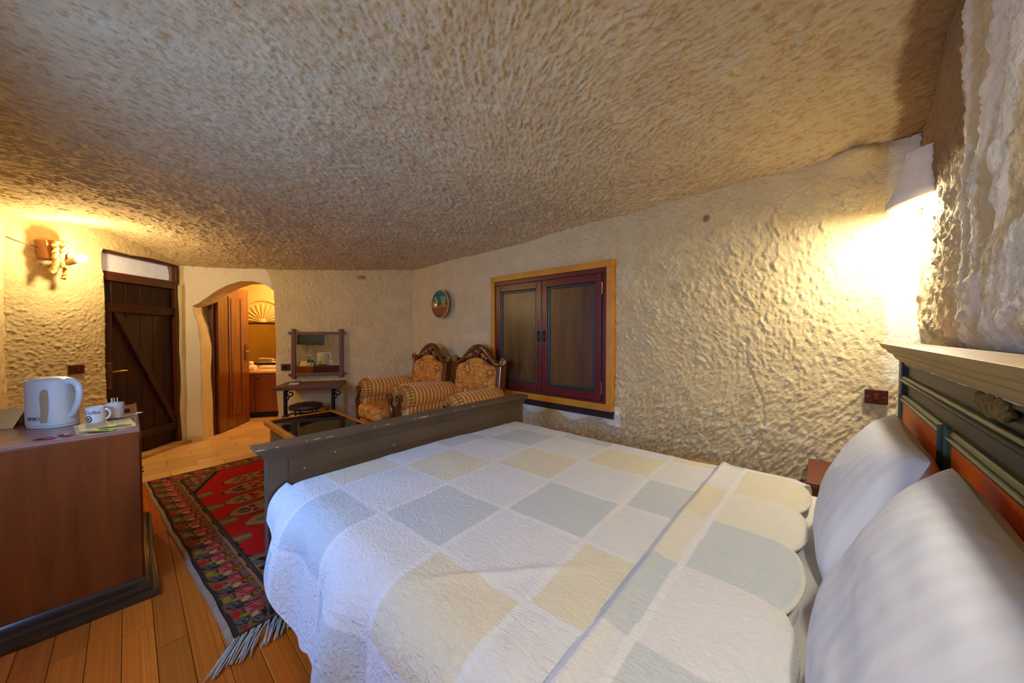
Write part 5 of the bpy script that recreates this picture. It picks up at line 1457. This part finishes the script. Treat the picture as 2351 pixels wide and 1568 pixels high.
def drape(x, s, lift=0.0, taper=None):
    """cross-section of the bed: flat top between y=.55 and 2.05, rounded near edge, hanging sides"""
    zt = 0.625 + lift + 0.012 * np.sin(np.clip((s - 0.5) / 1.6, 0, 1) * PI) 
    yn, yf, R = 0.545, 2.06, 0.13
    y = s.copy(); z = zt.copy() if hasattr(zt, 'copy') else np.full_like(s, zt)
    d = np.clip(yn - s, 0, None)            # arc length past the near shoulder
    ang = np.clip(d / R, 0, PI / 2 * 0.93)
    rest = np.clip(d - R * PI / 2 * 0.93, 0, None)
    m = s < yn
    y = np.where(m, yn - R * np.sin(ang) - rest * math.cos(PI / 2 * 0.93), y)
    z = np.where(m, zt - R * (1 - np.cos(ang)) - rest * math.sin(PI / 2 * 0.93), z)
    Rf = 0.05
    df = np.clip(s - yf, 0, None); af = np.clip(df / Rf, 0, PI / 2); rf = np.clip(df - Rf * PI / 2, 0, None)
    m = s > yf
    y = np.where(m, yf + Rf * np.sin(af), y); z = np.where(m, zt - Rf * (1 - np.cos(af)) - rf, z)
    # folds of the hanging near side
    hang = sstep(0.03, 0.34, d)
    y = y - hang * (0.030 * np.sin(x * 11.0 + 0.9) + 0.016 * np.sin(x * 23 + 1.0)) - 0.01 * hang
    return y, z
yq, zq = drape(XX, SS)
# foot end: rises against the footboard then dips
xe = XX - QX0
zq = zq - 0.05 * np.exp(-(xe / 0.035) ** 2) * (SS > 0.5) + 0.006 * (fbm(XX * 3, SS * 3, 15, 3) - 0.5) * 4
# soft creases
zq += 0.006 * np.exp(-((XX + 0.62 + 0.25 * (SS - 1.3)) / 0.035) ** 2) * sstep(0.95, 1.15, SS) * sstep(1.5, 1.35, SS)
crs = np.exp(-(((XX + 0.76) - 0.9 * (SS - 0.62)) / 0.028) ** 2) * sstep(0.50, 0.60, SS) * sstep(0.95, 0.80, SS)
zq += 0.011 * crs
# hem: lower corner of the quilt is rounded at the foot end and scalloped along the side
drop = 0.545 - SS
xh = XX - QX0
full = 0.40 + 0.0 * xh
allow = 0.20 + 0.27 * sstep(0.02, 0.45, xh) + 0.035 * np.abs(np.sin((XX - GO[0]) / 0.348 * PI + 0.2))
keep_v = drop <= allow
over = np.clip(drop - allow, 0, None)
# vertices beyond the hem are pulled back to it, then quads fully beyond dropped
Sclip = np.where(drop > allow, 0.545 - allow, SS)
y2, z2 = drape(XX, Sclip)
zfix = zq - drape(XX, SS)[1]
yq = np.where(drop > allow, y2, yq); zq = np.where(drop > allow, z2 + zfix, zq)
kq = (keep_v[:-1, :-1] | keep_v[1:, :-1] | keep_v[:-1, 1:] | keep_v[1:, 1:])
imgq = sum(quilt_print(XX + a_ * res / 3, SS + b_2 * res / 3) for a_ in (-1, 0, 1) for b_2 in (-1, 0, 1)) / 9.0
hemline = (allow - drop < 0.012) & (drop > 0.1)
imgq[hemline] = cBand
ql = thing('quilt', 'patchwork quilt of white, pale blue and pale yellow squares spread over the bed', 'quilt', (-1.1, 1.28, 0.62))
def quilt_sheet(name, X, Y, Z, img, nu, nv, keep, thick):
    V = np.stack([X.ravel(), Y.ravel(), Z.ravel()], 1) - np.array(ql.location)
    o = grid_obj(name, V, nu, nv, M['quilt'], ql, keep, attrs={'print': img.reshape(-1, 3)})
    md = o.modifiers.new('thickness', 'SOLIDIFY'); md.thickness = thick; md.offset = -1.0; md.use_rim = True; md.use_rim_only = True
    return o
quilt_sheet('spread', XX, yq, zq, imgq, nu, nv, kq, 0.008)
# turned-back band at the head end with a scalloped edge
TX0, TX1 = -0.405, 0.02
nu = int((TX1 - TX0) / res) + 1
xs = np.linspace(TX0, TX1, nu)
XX, SS = np.meshgrid(xs, ss, indexing='ij')
yq, zq = drape(XX, SS, 0.016)
scl = -0.062 + 0.036 * np.abs(np.sin((SS - 0.74) / 0.323 * PI)) ** 0.7
kq = (XX <= scl)
Xs = np.where(XX > scl, scl, XX)
kq = kq[:-1, :-1] | kq[1:, :-1] | kq[:-1, 1:] | kq[1:, 1:]
drop = 0.545 - SS
kq &= (drop[:-1, :-1] < 0.44)
xi = Xs - TX0
zq = zq - 0.016 * sstep(0.03, 0.0, xi) + 0.010 * np.exp(-((xi - 0.03) / 0.02) ** 2) - 0.012 * sstep(0.06, 0.0, scl - Xs) + 0.006 * (fbm(Xs * 5, SS * 5, 25, 3) - 0.5) * 2
imgt = np.zeros(XX.shape + (3,)); imgt[:] = cW
jj = np.floor((SS - 0.74) / 0.323).astype(int)
lineX = -0.295 + 0.02 * (SS - 1.2)
wide = Xs > lineX
for a, c in {4: cW, 3: cY, 2: cI, 1: cBl, 0: cW, -1: cBl, -2: cW}.items(): imgt[wide & (jj == a)] = c
for a, c in {4: cBl, 3: cW, 2: cY, 1: cI, 0: cBl, -1: cW, -2: cY}.items(): imgt[(~wide) & (jj == a)] = c
fj = (SS - 0.74) - jj * 0.323
imgt[np.abs(Xs - lineX) < 0.010] = cBand
imgt[(scl - Xs) < 0.010] = C(214, 212, 200)
quilt_sheet('turned_back_edge', Xs, yq, zq, imgt, nu, nv, kq, 0.007)

# pillows -----------------------------------------------------------
def pillow(label, c, along, up, w, h, t, seed, sag=0.0):
    n_u, n_v = 90, 70
    u = np.linspace(-1, 1, n_u); v = np.linspace(-1, 1, n_v)
    Uu, Vv_ = np.meshgrid(u, v, indexing='ij')
    th = (np.clip(1 - np.abs(Uu) ** 2.6, 0, 1) * np.clip(1 - np.abs(Vv_) ** 2.6, 0, 1)) ** 0.55
    cr_ = 1 - 0.06 * (np.abs(Uu) * np.abs(Vv_)) ** 5
    pin = cr_ - 0.10 * (1 - np.abs(Uu) ** 2) * np.abs(Vv_) ** 3; pin2 = cr_ - 0.08 * (1 - np.abs(Vv_) ** 2) * np.abs(Uu) ** 3
    wr = (fbm(Uu * 2 + 5, Vv_ * 2 + 9, seed, 3) - 0.47) * 0.07 * th + 0.008 * th * np.sin(Uu * 9 + Vv_ * 4 + 3 * fbm(Uu * 2, Vv_ * 2, seed + 3, 2)) * sstep(0.2, 1.0, np.abs(Uu))
    A = np.array(along, float); A /= np.linalg.norm(A); B = np.array(up, float); B -= A * (A @ B); B /= np.linalg.norm(B); Nn = np.cross(A, B)
    bend = -sag * (1 - Vv_) ** 2 * 0.25
    out = []
    for sgn in (1, -1):
        off = sgn * th * t / 2 + wr * (1 if sgn > 0 else 0.3) + bend
        out.append(np.array(c)[None, None, :] + A * (Uu * w / 2 * pin2)[..., None] + B * (Vv_ * h / 2 * pin)[..., None] + Nn * off[..., None])
    V = np.concatenate([out[0].reshape(-1, 3), out[1].reshape(-1, 3)])
    i_, j_ = np.meshgrid(np.arange(n_u - 1), np.arange(n_v - 1), indexing='ij'); a_ = (i_ * n_v + j_).ravel()
    F1 = np.stack([a_, a_ + n_v, a_ + n_v + 1, a_ + 1], 1); F2 = F1[:, ::-1] + n_u * n_v
    band = (0.5 + 0.5 * np.sign(np.sin(Uu * w / 0.05 * PI))) * 1.0
    o = raw_mesh('pillow', V, np.concatenate([F1, F2]), M['pillow'], attrs={'band': np.concatenate([band.ravel(), band.ravel()])}, loc=c)
    return tag(o, label, 'pillow', 'white striped pillows against the headboard')
pillow('white striped pillow leaning on the headboard, the one by the window wall', (0.112, 1.575, 0.815), (0.02, 1, 0.0), (0.18, 0.0, 0.44), 0.70, 0.47, 0.19, 5)
pillow('white striped pillow leaning on the headboard, the one nearer the camera', (0.118, 0.80, 0.825), (-0.02, 1, 0.02), (0.18, 0.0, 0.44), 0.70, 0.49, 0.19, 8)

# nightstand between bed and wall
ns = thing('nightstand', 'red brown nightstand in the gap between bed and bright wall', 'nightstand', (0.115, 2.42, 0))
MB().span((-0.155, -0.20, 0.06), (0.16, 0.19, 0.575)).build('body', M['night_red'], ns, bevel=0.003)
MB().span((-0.17, -0.22, 0.575), (0.17, 0.21, 0.60)).build('top', M['night_red'], ns, bevel=0.004)
for kx in range(2):
    dr_ = MB().span((-0.168, -0.18, 0.10 + kx * 0.235), (-0.155, 0.17, 0.315 + kx * 0.235)).build('drawer', M['night_red'], ns, bevel=0.003)
    m = MB(); m.ball((-0.178, 0, 0.21 + kx * 0.235), 0.011); m.build('knob', M['brass'], dr_, smooth=True)
for sx in (-1, 1):
    for sy in (-1, 1): MB().box((sx * 0.13, sy * 0.17, 0.03), (0.03, 0.03, 0.06)).build('foot', M['night_red'], ns)

# window_3: small window in the south wall that lets the daylight in (beside the camera)
w3 = thing('window_3', 'small window in the south wall, out of the picture beside the camera', 'window', (-1.85, YS - 0.16, 0.80), PI, None, 'structure')
MB().span((-0.35, -0.03, 0.0), (0.35, 0.03, 0.05)).build('window_frame', M['frame_brown'], w3)
MB().span((-0.35, -0.03, 0.85), (0.35, 0.03, 0.90)).build('window_frame', M['frame_brown'], w3)
for sx in (-1, 1): MB().span((sx * 0.35, -0.03, 0.05), (sx * 0.30, 0.03, 0.85)).build('window_frame', M['frame_brown'], w3)
MB().span((-0.3, -0.004, 0.05), (0.3, 0.004, 0.85)).build('pane', M['frost'], w3)
